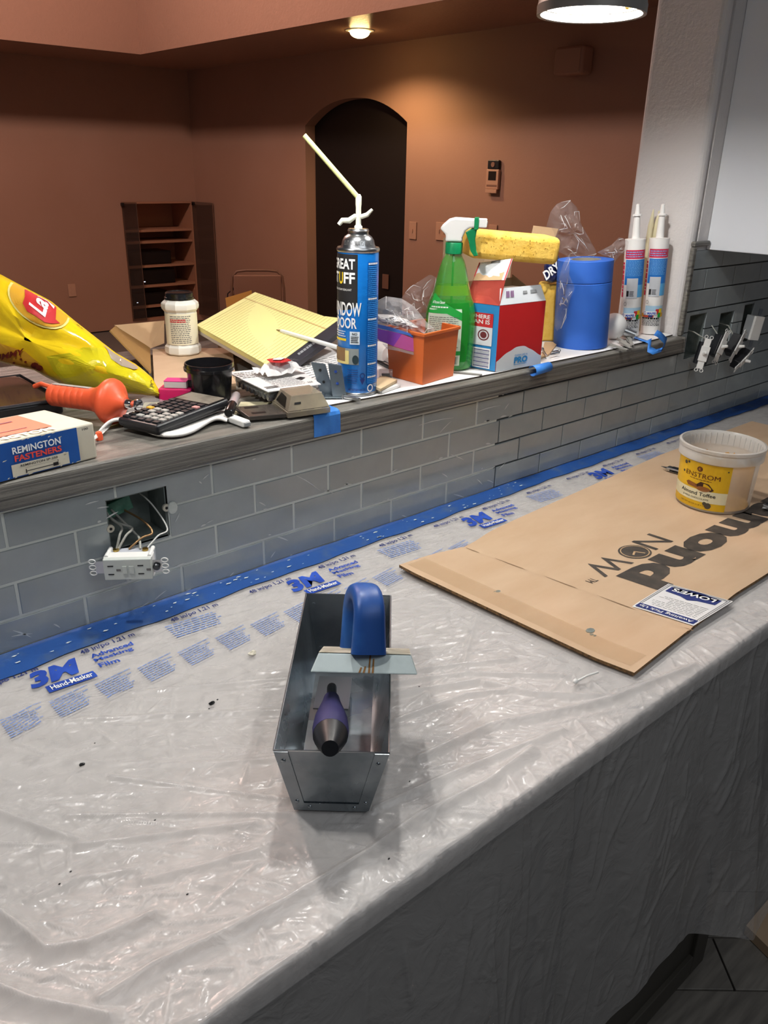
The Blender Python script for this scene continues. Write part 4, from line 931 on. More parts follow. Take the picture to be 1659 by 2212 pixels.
part(o, 'label_text', prt_lines(MB(), lm(.0012), 15, (.22, .72, .04, .95), .42), 'ink_grey'); part(o, 'label_warning', prt_lines(MB(), lm(.0014), 2, (.22, .62, .72, .84), .6), 'ink_red')
# ---- legal pad
F0, A0, B0, R0 = un(588, 796, z=.302), un(424, 703, z=.331), un(551, 632, z=.380), un(728, 694, z=.352)
t = thing('legal_pad', 'yellow ruled legal pad with a dark binding propped up on papers', 'notepad', V(.65, .35, LZ))
n_ = nrm(np.cross(R0-F0, A0-F0)); n_ = n_ if n_[2] > 0 else -n_
part(t, 'sheets', MB().hexa([p-n_*.010 for p in (F0, R0, B0, A0)]+[F0, R0, B0, A0]), 'paper_yellow')
m0 = qmap(F0, R0, B0, A0, .0012); part(t, 'top_sheet', prt_rect(MB(), m0, 0, 1, 0, 1, 16, 16), 'paper_yellow')
m = qmap(F0, R0, B0, A0, .0020)
q = MB()
for i in range(27): v = .03+.035*i; prt_rect(q, m, 0, 1, v, v+.0040, 12, 1)
part(t, 'ruled_lines', q, 'line_brown', kind='stuff'); q = MB(); prt_rect(q, m, .80, .806, 0, 1, 1, 12); prt_rect(q, m, .815, .819, 0, 1, 1, 12); part(t, 'margin_line', q, kind='stuff', m=mat('margin_ink', '#C79B6A', .6))
d_ = nrm(F0-A0); q = [F0+n_*.001, R0+n_*.001, R0+d_*.032-n_*.006, F0+d_*.026-n_*.006]
part(t, 'binding', MB().hexa([p-n_*.011 for p in q]+q), mat('binding_black', '#2B2C33', .4), bevel=.001)
m = qmap(q[3], q[2], q[1], q[0], .0006); part(t, 'binding_lettering', prt_lines(MB(), m, 1, (.62, .30, .75, .40), .6), 'plastic_grey')
part(t, 'backing_clip', MB().hexa([p-n_*.018 for p in (F0, R0, B0, A0)]+[p-n_*.0105 for p in (F0, R0, B0, A0)]), 'paper_grey')
NP = n_
a = onpl(597, 712, F0+n_*.005, n_); b = onpl(724, 749, F0+n_*.006, n_)
t = thing('white_pen', 'white ballpoint pen lying across the yellow legal pad', 'pen', (a+b)/2-n_*.004)
d = nrm(b-a); L = np.linalg.norm(b-a)
part(t, 'barrel', MB().lathe(a+d*.014, [(.0028, 0), (.0042, .004), (.0044, .02), (.0044, L)], 14, d), 'plastic_white', smooth=40); part(t, 'tip', MB().lathe(a, [(.0006, 0), (.0012, .003), (.0028, .014)], 12, d), mat('pen_tip', '#9A8A5A', .35, .6), smooth=40)
q = [un(702, 683, z=.335), un(760, 690, z=.335), un(760, 735, z=.325), un(716, 700, z=.330)]
solo('yellow_note', 'corner of a yellow note sheet sticking out behind the foam can', 'paper', MB().slab(q, .0015), 'paper_yellow')
# papers the pad leans on
zz = LT+.0008
for k, (q, m_, lab) in enumerate((
    ([(.56, .060), (.71, .085), (.78, .34), (.60, .33)], 'paper_grey', 'grey printed flyer lowest in the paper pile under the legal pad'),
    ([(.585, .085), (.735, .12), (.80, .36), (.63, .36)], 'paper_white', 'white flyer on top of the paper pile under the legal pad'))):
    t = thing('flyer', lab, 'paper', V(.67, .2, zz)); z0 = zz+.011*k; lift = .006
    c = [V(x, y, z0+(lift*k if i > 1 else 0)) for i, (x, y) in enumerate(q)]
    part(t, 'sheets', MB().hexa(c+[p+Z_*.0095 for p in c]), m_, bevel=.001)
    part(t, 'print', prt_lines(MB(), qmap(*[p+Z_*.0095 for p in c], .0005), 9, (.06, .94, .05, .5), .2), 'ink_grey')
# cardboard block that the back of the pad rests on
pc = (A0+B0+R0)/3*.55+(A0+B0)/2*.45-n_*.019; solo('cardboard_block', 'small cardboard box hidden under the far half of the legal pad', 'box', MB().box(pc[0]-.05, pc[0]+.05, pc[1]-.05, pc[1]+.05, LZ+.0006, pc[2]-.012), 'cardboard')
# ---- battery blister pack
cz_ = .300
bq = [V(.469, .205, cz_), V(.456, .052, cz_-.003), V(.560, .040, cz_-.003), V(.600, .175, cz_)]
t = thing('battery_pack', 'white battery blister card with clear bubbles of batteries below it', 'battery pack', V(.52, .12, LT))
part(t, 'card', MB().slab([bq[0], bq[1], bq[2], bq[3]], .0015), 'paper_white')
m = lambda u, v: qmap(bq[1], bq[2], bq[3], bq[0], 0)(u, v)+Z_*.0022
q = MB(); prt_lines(q, m, 9, (.25, .8, .08, .55), .22); prt_lines(q, m, 4, (.03, .5, .62, .92), .25); prt_rect(q, m, .06, .28, .10, .14); prt_rect(q, m, .06, .28, .16, .18); part(t, 'card_print', q, 'ink_grey')
q = MB(); prt_poly(q, m, [(.72, .36), (.80, .28), (.90, .36), (.84, .42)]); prt_text(q, m, 'AAA', 0, 0, (.82, .92, .10, .18)); part(t, 'card_logo', q, 'ink_black')
c_ = (bq[0]+bq[1]+bq[2]+bq[3])/4; s_ = lambda p, k, z: V(c_[0]+(p[0]-c_[0])*k, c_[1]+(p[1]-c_[1])*k, z)
part(t, 'blister', MB().hexa([s_(p, .80, LT+.012) for p in bq[::-1]]+[s_(p, .90, cz_-.005) for p in bq[::-1]]), 'clear_hard')
dx = nrm(bq[0]-bq[1]); dy = V(dx[1], -dx[0], 0)
for i in range(8):
    p = bq[1]+(bq[0]-bq[1])*(.12+.105*i)+dy*.010; p = V(p[0], p[1], cz_-.018)
    o = part(t, 'battery', MB().cyl(p, p+dy*.055, .0062, n=14), mat('battery_steel', '#6B6A72', .3, .6)); part(o, 'battery_end', MB().cyl(p-dy*.0006, p-dy*.0016, .0042, n=12), 'metal_steel')
m = qmap(s_(bq[1], .86, LT+.014), s_(bq[2], .86, LT+.014), s_(bq[2], .9, cz_-.008), s_(bq[1], .9, cz_-.008), .001); part(t, 'brand_lettering', prt_text(MB(), m, 'Energizer', .01, .2, (.08, .5, .35, .8)), 'ink_black')
# ---- crumpled wrapper
p = V(.535, .135, cz_+.003); R_ = random.Random(8)
t = thing('crumpled_wrapper', 'crumpled white paper wrapper with red inside on the battery card', 'wrapper', p)
w = MB(); P = []
for i in range(9):
    P.append([p+V(-.04+.085*i/8, -.024+.05*j/6, .006+.018*math.sin(math.pi*i/8)*math.sin(math.pi*j/6)+R_.uniform(-.004, .006)) for j in range(7)])
part(t, 'paper', w.grid(np.array(P)), 'paper_white', solid=.0006)
q = [V(-.025, -.012), V(-.012, -.028), V(.012, -.024), V(.016, -.008), V(.004, .010), V(-.018, .010)]
part(t, 'red_lining', MB().prism([p+V(x, y, .026) for x, y in q], V(0, 0, .001)), 'ink_red'); part(t, 'torn_flap', MB().prism([p+V(x, y, .0285) for x, y in ((-.018, -.008), (-.006, -.016), (.010, -.006), (.002, .002), (-.010, .001))], V(0, -.002, .001)), 'paper_white')
part(t, 'wrapper_lettering', prt_text(MB(), qmap(p+V(.026, -.010, .023), p+V(.048, .002, .018), p+V(.044, .012, .019), p+V(.022, .0, .024)), 'WELLS', 0), 'ink_grey')
# ---- smoky blade case
zb_ = LT+.0006
Q0 = [L_(622, 904, zb_), L_(714, 891, zb_), L_(698, 862, zb_)+V(.005, .02, 0), L_(588, 878, zb_)]
Q1 = [L_(622, 884, zb_+.010), L_(712, 868, zb_+.010), L_(696, 850, zb_+.010)+V(0, .01, 0), L_(590, 866, zb_+.010)]
Q0[2] = Q0[1]+(Q0[3]-Q0[0]); up = lambda z: [V(p[0], p[1], z) for p in Q0]; cq = sum(Q0)/4
t = thing('blade_case', 'smoky clear plastic blade case with sloping sides at the ledge edge', 'blade case', cq)
part(t, 'base', MB().hexa(up(zb_)+up(zb_+.010)), 'smoke_hard', bevel=.001)
k_ = lambda p, s: V(cq[0]+(p[0]-cq[0])*s, cq[1]+(p[1]-cq[1])*s, 0)
part(t, 'cover', MB().hexa([k_(p, .97)+Z_*(zb_+.0105) for p in Q0]+[k_(p, .70)+Z_*(zb_+.034) for p in Q0]), 'smoke_hard', bevel=.001)
m = qmap(*[k_(Q0[0], .97)+Z_*(zb_+.0105), k_(Q0[1], .97)+Z_*(zb_+.0105), k_(Q0[1], .70)+Z_*(zb_+.034), k_(Q0[0], .70)+Z_*(zb_+.034)], .0008)
q = MB(); prt_rect(q, m, .12, .30, .42, .55); part(t, 'slot', q, 'led_black'); q = MB(); prt_rect(q, m, .15, .30, -.02, .02); prt_rect(q, m, .48, .62, -.02, .02); prt_rect(q, m, .8, .95, -.02, .02); part(t, 'hinge', q, 'ink_brown')
m = qmap(*[k_(Q0[3], .97)+Z_*(zb_+.0105), k_(Q0[0], .97)+Z_*(zb_+.0105), k_(Q0[0], .70)+Z_*(zb_+.034), k_(Q0[3], .70)+Z_*(zb_+.034)], .0008); q = MB(); prt_poly(q, m, [(.15, .2), (.8, .1), (.7, .75), (.25, .85)]); part(t, 'end_opening', q, 'led_black')
dl = [L_(508, 887, zb_), L_(538, 909, zb_), L_(619, 902, zb_), L_(588, 881, zb_)]
part(t, 'open_lid', MB().hexa([dl[1], dl[2], dl[3], dl[0]]+[p+Z_*.007 for p in (dl[1], dl[2], dl[3], dl[0])]), 'smoke_dark', bevel=.001)
m = qmap(*[p+Z_*.007 for p in (dl[1], dl[2], dl[3], dl[0])], .0006); q = MB(); prt_rect(q, m, .18, .55, .22, .34); prt_rect(q, m, .18, .55, .74, .86); part(t, 'lid_slot', q, 'led_black')
# scrap of wood card under the marker
q = [L_(505, 895, LZ+.001), L_(545, 893, LZ+.001), L_(590, 868, LZ+.001), L_(520, 868, LZ+.001)]
solo('paper_scrap', 'cream paper scrap under the lip balm and blade case lid', 'paper', MB().hexa([V(p[0], p[1], LZ+.0005) for p in q]+[V(p[0], p[1], LZ+.0011) for p in q]), 'plastic_cream')
# ---- lighter and lip balm
a = L_(492, 902, LZ+.006); b = L_(530, 916, LZ+.006); d = nrm(b-a); n2 = V(-d[1], d[0], 0)
t = thing('white_lighter', 'white disposable lighter lying on the ledge by the blade case', 'lighter', (a+b)/2-Z_*.005)
part(t, 'body', MB().obox((a+b)/2+Z_*.001, d, n2, Z_, np.linalg.norm(b-a)/2+.004, .0078, .0055), 'plastic_white', bevel=(.003, 3)); part(t, 'end_cap', MB().obox(b+d*.0062+Z_*.001, d, n2, Z_, .0022, .0055, .0034), 'plastic_grey', bevel=.001)
a = un(494, 893, z=LZ+.018); b = un(511, 853, z=LZ+.022); d = nrm(b-a); L = float(np.linalg.norm(b-a))
t = thing('lip_balm', 'clear tipped lip balm tube with a black cap resting on the lighter', 'lip balm', a-Z_*.008)
part(t, 'cap', MB().lathe(a, [(.0065, 0), (.0078, .003), (.0078, L*.45)], 18, d), 'plastic_black', smooth=40); part(t, 'tube', MB().lathe(a+d*L*.45, [(.0074, 0), (.0074, L*.5), (.006, L*.56)], 18, d), mat('balm_tube', '#C9BDBE', .2, clear=.3), smooth=40)
part(t, 'red_print', MB().obox(a+d*L*.72-HF*.0076, d, HR, HF, L*.2, .003, .0004), 'ink_red')
# ---- steel bracket and bolt
t = thing('steel_bracket', 'grey steel hinge bracket with drilled plates standing before the foam can', 'bracket', L_(722, 862))
q2 = [L_(718, 858), L_(747, 852), None, None]; n_f = nrm(-HF+HR*.15)
ca_ = L_(728, 862)+Z_*.0; bx = nrm(HR+HF*.1)
P2 = [ca_-bx*.008+Z_*.004, ca_+bx*.017+Z_*.004, ca_+bx*.008+Z_*.062, ca_-bx*.016+Z_*.066]
part(t, 'front_plate', MB().slab(P2, .0014), mat('zinc', '#7F8B93', .38, .75), bevel=.0006)
P1_ = [p+HF*.016-bx*.022+Z_*(-.001) for p in P2]; P1_[2] = P1_[2]-bx*.008; P1_[3] = P1_[3]-bx*.010
part(t, 'rear_plate', MB().slab(P1_, .0014), MATS['zinc'], bevel=.0006)
part(t, 'foot', MB().obox(ca_-bx*.012+HF*.008+Z_*.0036, bx, HF, Z_, .020, .012, .0012), MATS['zinc'])
part(t, 'hinge_roll', MB().cyl(ca_-bx*.026+Z_*.0042-HF*.004, ca_-bx*.026+Z_*.0042+HF*.016, .0038, n=12), MATS['zinc'], smooth=40)
m = qmap(*P2, .0); 
for v in (.42, .78):
    for mm in (P2, P1_): part(t, 'bolt_hole', MB().cyl(qmap(*mm, 0)(.5, v)-HF*.0022, qmap(*mm, 0)(.5, v)-HF*.0012, .0026, n=12), mat('hole_blue', '#1F3F8A', .5) if mm is P2 else 'metal_dark')
a = L_(744, 862)+Z_*.004; b = L_(777, 868)+Z_*.004
t = thing('steel_bolt', 'short zinc bolt lying in front of the foam can', 'bolt', (a+b)/2-Z_*.004); part(t, 'shaft', MB().cyl(a, b, .0035, n=14), 'metal_steel', smooth=40); part(t, 'head', MB().cyl(a-(b-a)*.10, a, .006, n=6), 'metal_steel')

# ---- foam can
fc = L_(770, 857)+HF*.0365; fc = V(fc[0], fc[1], LT+.0006); r = .0365; zt = zat(fc-HF*r, 545); Hc = zt-fc[2]
t = thing('foam_sealant_can', 'tall blue and black spray foam can with a long bent straw', 'spray can', fc)
part(t, 'body', MB().lathe(fc, [(r*.96, 0), (r, .002), (r, Hc-.004), (r*.97, Hc)], 48), 'can_blue', smooth=40)
part(t, 'base_rim', MB().lathe(fc, [(r*1.0, .0), (r*1.025, .001), (r*1.025, .005), (r*1.0, .006)], 48, cap0=False, cap1=False), 'can_metal', smooth=40)
part(t, 'top_rim', MB().lathe(fc, [(r*.99, Hc-.002), (r*1.04, Hc), (r*1.05, Hc+.003), (r*1.0, Hc+.006), (r*.86, Hc+.005)], 48, cap0=False, cap1=False), 'can_metal', smooth=40)
dome = [(r*.88, Hc+.004), (r*.80, Hc+.010), (r*.76, Hc+.017), (r*.66, Hc+.023), (r*.50, Hc+.027), (r*.49, Hc+.030), (r*.52, Hc+.033), (r*.48, Hc+.036), (r*.30, Hc+.0355)]
part(t, 'dome', MB().lathe(fc, dome, 48, cap0=False), 'can_metal', smooth=40)
fa_ = face_cam(fc)
part(t, 'dome_lettering', prt_text(MB(), cmap(fc, lambda z: r*.80, fa_-.9, fa_+.95, fc[2]+Hc+.010, fc[2]+Hc+.018, .0012), 'IS IT. ALWAYS WEAR', .0), 'ink_grey')
nz = fc+Z_*(Hc+.036)
part(t, 'nozzle', MB().lathe(nz, [(.0070, 0), (.0070, .004), (.0048, .006), (.0046, .034), (.0052, .040), (.0052, .052), (.003, .056)], 16), 'nozzle_plastic', smooth=40)
tl = []
for i, (u, v) in enumerate(((-.034, .006), (-.028, .013), (-.016, .013), (-.006, .020), (.006, .020), (.015, .023), (.024, .032))):
    tl.append(nz+HR*u+Z_*v)
part(t, 'lever', MB().tube(tl, [.0035, .0045, .005, .0045, .004, .004, .0025], 8), 'nozzle_plastic', smooth=60)
s0 = nz+Z_*.050; s1 = onpl(657, 292, s0, -HF)
part(t, 'straw', MB().cyl(s0, s1, .0042, n=14), 'straw_plastic', smooth=40)
# can print: black crest, lettering, side text panel; the front of the label is turned to the left
z_ = lambda f: fc[2]+Hc*f
cm0 = lambda a0, a1, f0, f1, e=.0006: cmap(fc, r, fa_+a0, fa_+a1, z_(f0), z_(f1), e)
A0_, A1_ = -2.15, -.02; mc = cm0(A0_, A1_, 0, 1); q = MB()
rows = []
for i in range(29):
    u = i/28; x = abs(u*2-1); low = .66-.055*math.sqrt(max(0, 1-x*x)) if x < 1 else .66
    rows.append([mc(u, low), mc(u, .985)])
part(t, 'black_crest', q.grid(np.array(rows)), 'ink_black')
ws = lambda e: (lambda a0, a1, f0, f1: cm0(a0, a1, f0, f1, e))
q = MB(); c_ = ws(.0012)
prt_text(q, c_(-1.60, -.14, .885, .955), 'GREAT', .03); prt_text(q, c_(-1.60, -1.10, .79, .865), 'ST', .03); prt_text(q, c_(-.72, -.14, .79, .865), 'FF', .03); prt_text(q, c_(-1.75, -.3, .742, .756), 'INSULATING FOAM SEALANT', 0)
prt_text(q, c_(-1.7, .17, .57, .665), 'WINDOW', .02); prt_text(q, c_(-1.7, -.05, .485, .56), '& DOOR', .02); part(t, 'white_lettering', subdiv(q, 0), 'ink_white')
q = MB(); prt_text(q, c_(-1.05, -.77, .785, .865), 'U', .03); prt_rect(q, c_(-1.6, -.58, .395, .412), 0, 1, 0, 1, 8, 1); part(t, 'yellow_lettering', q, 'ink_yellow')
q = MB(); prt_rect(q, c_(-.38, .10, .375, .465), 0, 1, 0, 1, 6, 1); prt_lines(q, c_(-1.4, -.55, .42, .47), 3, fill=.4); part(t, 'badge', q, mat('badge_white', '#D8E4EC', .4))
q = MB(); prt_text(q, ws(.0018)(-.26, -.02, .44, .458), 'NO', .02); prt_lines(q, ws(.0018)(-.32, .04, .385, .435), 4, fill=.55); part(t, 'badge_lettering', q, 'ink_black')
q = MB(); prt_rect(q, c_(-1.6, .06, .23, .345), 0, 1, 0, 1, 12, 1); part(t, 'window_picture', q, mat('pic_tan', '#8B9290', .4))
q = MB(); prt_rect(q, ws(.0017)(-1.5, -.62, .25, .345), 0, 1, 0, 1, 6, 1); part(t, 'picture_frame', q, mat('pic_wood', '#8A6A45', .4)); q = MB(); prt_rect(q, ws(.0019)(-.62, -.42, .235, .33), 0, 1, 0, 1, 3, 1); prt_rect(q, ws(.0019)(-1.3, -.45, .232, .25), 0, 1, 0, 1, 5, 1); part(t, 'picture_foam', q, mat('pic_foam', '#E7D58A', .5)); q = MB(); prt_ell(q, ws(.0021)(-.25, .05, .235, .30), .5, .5, .5, .5); part(t, 'picture_glove', q, mat('pic_glove', '#23343A', .5))
q = MB(); prt_rect(q, c_(.46, 1.30, .085, .935), 0, 1, 0, 1, 8, 1); part(t, 'text_panel', q, mat('panel_blue', '#0E5CAE', .3)); q = MB(); prt_lines(q, ws(.0016)(.50, 1.25, .09, .925), 62, fill=.45, nu=2); part(t, 'panel_text', q, mat('panel_text', '#3D93DE', .4), kind='stuff')
q = MB()
for f in (.925, .69, .55, .365, .235, .14): prt_lines(q, ws(.0018)(.50, 1.1, f-.008, f+.006), 1, fill=.8)
prt_ell(q, ws(.0014)(.50, .85, .03, .085), .5, .5, .5, .5, 20, .7); part(t, 'panel_heading', q, 'ink_white')
q = MB(); prt_ell(q, c_(.12, .38, .13, .17), .5, .5, .5, .5, 20, .75); prt_poly(q, c_(.12, .38, .085, .125), [(0, 1), (1, 1), (.5, 0)]); prt_text(q, c_(-.45, .42, .035, .055), 'NET WT 567 g (20 OZ)', .02); prt_lines(q, c_(-.5, .05, .09, .2), 7, fill=.3); part(t, 'warning_marks', q, 'ink_navy')

# ---- small things between can and bin
p = L_(826, 790)+HF*.03; a = p+Z_*.0215; d = nrm(HR*.55-HF*.85)
t = thing('paper_roll', 'small white paper roll lying on its side behind the orange bin', 'paper roll', V(p[0], p[1], LT))
part(t, 'roll', MB().cyl(a-d*.02, a+d*.03, .021, n=32), 'paper_white', smooth=40); part(t, 'core', MB().cyl(a+d*.0305, a+d*.048, .009, n=20), 'plastic_white', smooth=40)
a = L_(806, 778)+Z_*.006; b = L_(850, 802)+Z_*.006; solo('black_marker', 'black marker pen lying between the foam can and orange bin', 'marker', MB().lathe(a, [(.004, 0), (.0056, .004), (.0056, float(np.linalg.norm(b-a))-.006), (.003, float(np.linalg.norm(b-a)))], 14, b-a), 'plastic_black_soft', smooth=40)
p = L_(833, 826); a = nrm(HR+HF*.1); t = thing('clear_box', 'tiny clear plastic box with dark insert by the orange bin', 'box', p+HF*.008)
part(t, 'case', MB().obox(p+HF*.010+Z_*.011, a, HF, Z_, .0135, .009, .0108), 'clear_hard', bevel=.001); part(t, 'insert', MB().obox(p+HF*.010+Z_*.005, a, HF, Z_, .0115, .007, .0044), 'led_black'); part(t, 'front_label', MB().obox(p+Z_*.015-HF*.0, a, HF, Z_, .008, .0004, .003), 'ink_grey')
for k, (q, z0, m_, lab) in enumerate((([(800, 842), (825, 851), (865, 836), (835, 822)], LT+.0006, 'plastic_white', 'white folded plastic shim under the tan one by the foam can'), ([(798, 836), (822, 846), (858, 826), (826, 816)], LT+.0075, mat('shim_wood', '#CBB48E', .6), 'tan wooden shim lying on the white shim by the foam can'))):
    c = [L_(x, y, z0) for x, y in q]; solo('shim', lab, 'shim', MB().hexa([c[0], c[1], c[2], c[3]]+[p+Z_*.0058 for p in c]), m_, bevel=.001)
# ---- orange bin
Bc = [L_(841, 812), L_(912, 832), L_(978, 812)]; Bc = [V(p[0], p[1], LT+.0008) for p in Bc]; B4 = Bc[0]+(Bc[2]-Bc[1]); Bq = [Bc[0], Bc[1], Bc[2], B4]; cq = sum(Bq)/4
zt = zat(Bc[2], 705); BH = zt-LT; ex = lambda p, s, z: V(cq[0]+(p[0]-cq[0])*s, cq[1]+(p[1]-cq[1])*s, z)
t = thing('orange_bin', 'small square orange plastic bin with a zip bag slumped in it', 'bin', cq)
ou = [ex(p, 1.0, LT+.0008) for p in Bq]+[ex(p, 1.10, zt) for p in Bq]
part(t, 'wall', MB().add(ou, [(0, 1, 2, 3), (0, 1, 5, 4), (1, 2, 6, 5), (2, 3, 7, 6), (3, 0, 4, 7)]), 'plastic_orange', bevel=(.006, 3), solid=.002)
rm = MB(); o_ = [ex(p, 1.17, zt-.006) for p in Bq]+[ex(p, 1.17, zt+.001) for p in Bq]; i_ = [ex(p, 1.085, zt-.006) for p in Bq]+[ex(p, 1.085, zt+.001) for p in Bq]
for k in range(4):
    j = (k+1) % 4; rm.add([o_[k], o_[j], o_[4+j], o_[4+k], i_[k], i_[j], i_[4+j], i_[4+k]], [(0, 1, 2, 3), (3, 2, 6, 7), (7, 6, 5, 4), (0, 4, 5, 1)])
part(t, 'rim', rm, 'plastic_orange', bevel=.0015); part(t, 'corner_rib', MB().obox(ex(Bq[2], 1.10, LT+BH*.5)+V(-.006, .010, 0), V(1, 0, 0), V(0, 1, 0), Z_, .002, .004, BH*.45), 'plastic_orange')
# ---- plastic bags: puffy sheets spanned between outline points
mat('bag_glint', '#F4F2F0', .15, clear=.35, spec=1.0)  # pale gloss that stands in for highlights on the clear bags
def puff(outline, c, dirn, hgt, seed, back=.4, rings=8, N_=36, amp=.006):
    o_ = np.array(outline, float); R_ = np.random.default_rng(seed); ph = R_.uniform(0, 6, 6)
    seg = np.concatenate([[0], np.cumsum(np.linalg.norm(np.diff(np.vstack([o_, o_[:1]]), axis=0), axis=1))]); ring = []
    for k in range(N_):
        x = seg[-1]*k/N_; i = np.searchsorted(seg, x, 'right')-1; tt = (x-seg[i])/(seg[i+1]-seg[i]); ring.append(o_[i]*(1-tt)+o_[(i+1) % len(o_)]*tt)
    mb = MB()
    for s in (1, -back):
        P = []
        for k, q in enumerate(ring):
            r_ = []
            for j in range(rings):
                f = j/(rings-1)*.97; p = q*(1-f)+np.asarray(c)*f
                b_ = math.sqrt(max(0, 1-(1-f)**2)); a_ = 2*math.pi*k/N_
                n_ = amp*b_*(math.sin(3*a_+ph[0]+5*f)+.7*abs(math.sin(5*a_+ph[1]-7*f))+.5*math.sin(9*a_+ph[2]+11*f)+R_.uniform(-.55, .55))
                r_.append(p+np.asarray(dirn)*(s*hgt*b_+n_))
            P.append(r_)
        P = np.array(P); mb.grid(P, True)
        if s == 1:
            cr = MB()  # thin bright tubes along the folds, imitating glints on the plastic
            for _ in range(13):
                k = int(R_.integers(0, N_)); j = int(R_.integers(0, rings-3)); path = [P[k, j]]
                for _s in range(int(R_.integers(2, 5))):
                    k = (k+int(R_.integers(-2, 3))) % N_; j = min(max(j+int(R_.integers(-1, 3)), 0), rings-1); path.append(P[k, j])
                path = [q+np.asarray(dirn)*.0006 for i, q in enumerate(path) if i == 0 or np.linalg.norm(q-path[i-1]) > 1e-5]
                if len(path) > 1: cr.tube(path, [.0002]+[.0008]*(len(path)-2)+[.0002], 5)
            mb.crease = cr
    return mb
yb_ = .105
zo = [(805, 655), (835, 640), (868, 645), (895, 662), (925, 700), (938, 707), (940, 728), (930, 745), (900, 745), (860, 728), (806, 712)]
zp = [onpl(x, y, cq-HF*.03, -HF) for x, y in zo]
t = thing('zip_bag', 'clear zip bag with pink and purple seal draped into the orange bin', 'zip bag', V(zp[0][0]+.03, zp[0][1], LT+.06))
PFz = puff(zp, np.mean(zp, 0), -HF, .022, 4); part(t, 'pouch', PFz, 'clear_film_dense', smooth=16); part(t, 'crease_glints', PFz.crease, 'bag_glint', kind='stuff')
part(t, 'white_tag', puff([onpl(x, y, cq-HF*.025, -HF) for x, y in ((804, 678), (845, 680), (880, 690), (905, 708), (880, 712), (840, 700), (804, 694))], onpl(850, 692, cq-HF*.025, -HF), -HF, .012, 5), 'paper_white', smooth=60)
zpl = cq-HF*.062
def strip(pts_a, pts_b, m_, nm):
    part(t, nm, MB().grid(np.array([[onpl(*p, zpl, -HF) for p in pts_a], [onpl(*p, zpl, -HF) for p in pts_b]])), m_, solid=.0008)
strip([(803, 705), (840, 714), (880, 724), (926, 745)], [(803, 697), (840, 706), (880, 718), (930, 738)], 'zip_blue', 'blue_band')
strip([(804, 718), (820, 736), (832, 740), (850, 748)], [(803, 706), (825, 712), (845, 716), (868, 722)], 'zip_violet', 'violet_seal')
strip([(850, 748), (880, 757), (905, 762), (924, 766)], [(868, 722), (890, 730), (910, 738), (930, 742)], 'zip_pink', 'pink_seal')
strip([(836, 754), (860, 758), (890, 766), (922, 774)], [(826, 742), (850, 749), (880, 758), (924, 767)], 'zip_blue' if False else 'clear_film_dense', 'bag_lip')
co = [(862, 652), (880, 625), (905, 608), (930, 592), (942, 600), (938, 650), (934, 690), (915, 700), (890, 680)]
cp = [onpl(x, y, cq+HF*.10, -HF) for x, y in co]
PFc = puff(cp, np.mean(cp, 0), -HF, .03, 6)
solo('clear_bag', 'crumpled clear bag behind the orange bin and green bottle', 'plastic bag', PFc, 'clear_film', smooth=16); part(bpy.data.objects['clear_bag'], 'crease_glints', PFc.crease, 'bag_glint', kind='stuff')

# ---- green spray bottle
gp_ = L_(974, 804)+HF*.034-HR*.004; gp_ = V(gp_[0], gp_[1], LT+.0008); sg = depth_scale(gp_); axr = nrm(HR+HF*.10)
hz = lambda py: zat(gp_, py)-gp_[2]
ry = [(790, .049), (775, .0505), (740, .0520), (700, .0525), (672, .0510), (652, .0465), (636, .0400), (615, .0350), (595, .0310), (575, .0265), (562, .0225), (553, .0175), (545, .0155)]
pr_ = [(.040, 0), (.047, .003)]+[(w, hz(y)) for y, w in ry]
t = thing('spray_bottle', 'green plastic spray bottle with white trigger head beside the carton', 'spray bottle', gp_)
def esx(mb): return mb
ELL = .62
part(t, 'bottle', MB().lathe(gp_, [(w*ELL, z) for w, z in pr_], 40, (0, 0, 1), 1/ELL, axr), 'green_plastic', smooth=60)
zl = hz(640); lq = [(w*ELL*.95, z+.001) for w, z in pr_ if z < zl]; part(t, 'liquid', MB().lathe(gp_, lq, 40, (0, 0, 1), 1/ELL, axr), 'green_liquid', smooth=60)
part(t, 'air_tint', MB().lathe(gp_, [(w*ELL*.9, z) for w, z in pr_ if zl+.002 < z < hz(600)], 32, (0, 0, 1), 1/ELL, axr, cap0=False, cap1=False), 'lime_tint', smooth=60)
part(t, 'dip_tube', MB().cyl(gp_+Z_*.01, gp_+Z_*hz(545), .0022, n=8), 'green_plastic')
part(t, 'collar', MB().lathe(gp_, [(.0155, hz(548)), (.0172, hz(547)), (.0175, hz(526)), (.0165, hz(523))], 32), 'green_collar', smooth=40)
hd = gp_+Z_*hz(524); hx = nrm(HR-HF*.15); hy = np.cross(Z_, hx)
u_ = 1/sg
prof = [(-18, 2), (-17, 14), (-30, 25), (-24, 33), (-12, 43), (0, 46), (30, 45), (46, 44), (46, 29), (30, 27), (22, 22), (16, 10), (17, 2)]
part(t, 'trigger_head', MB().prism([hd+hx*x*u_+Z_*y*u_*1.06-hy*.011 for x, y in prof], hy*.022), 'plastic_white', bevel=(.004, 3), smooth=40)
part(t, 'nozzle', MB().obox(hd+hx*55*u_+Z_*37*u_*1.06, hx, hy, Z_, .0085, .0085, .0085), 'plastic_white', bevel=.002); part(t, 'nozzle_hole', MB().cyl(hd+hx*63.5*u_+Z_*37*u_*1.06, hd+hx*65*u_+Z_*37*u_*1.06, .0035, n=14), 'plastic_grey')
part(t, 'nozzle_band', MB().obox(hd+hx*43*u_+Z_*36*u_*1.06, hx, hy, Z_, .0042, .0118, .0112), 'green_collar', bevel=.001)
tr_ = [(22, 20), (34, 27), (45, 27), (42, 8), (46, -14), (50, -22), (42, -24), (34, -14), (29, 4)]
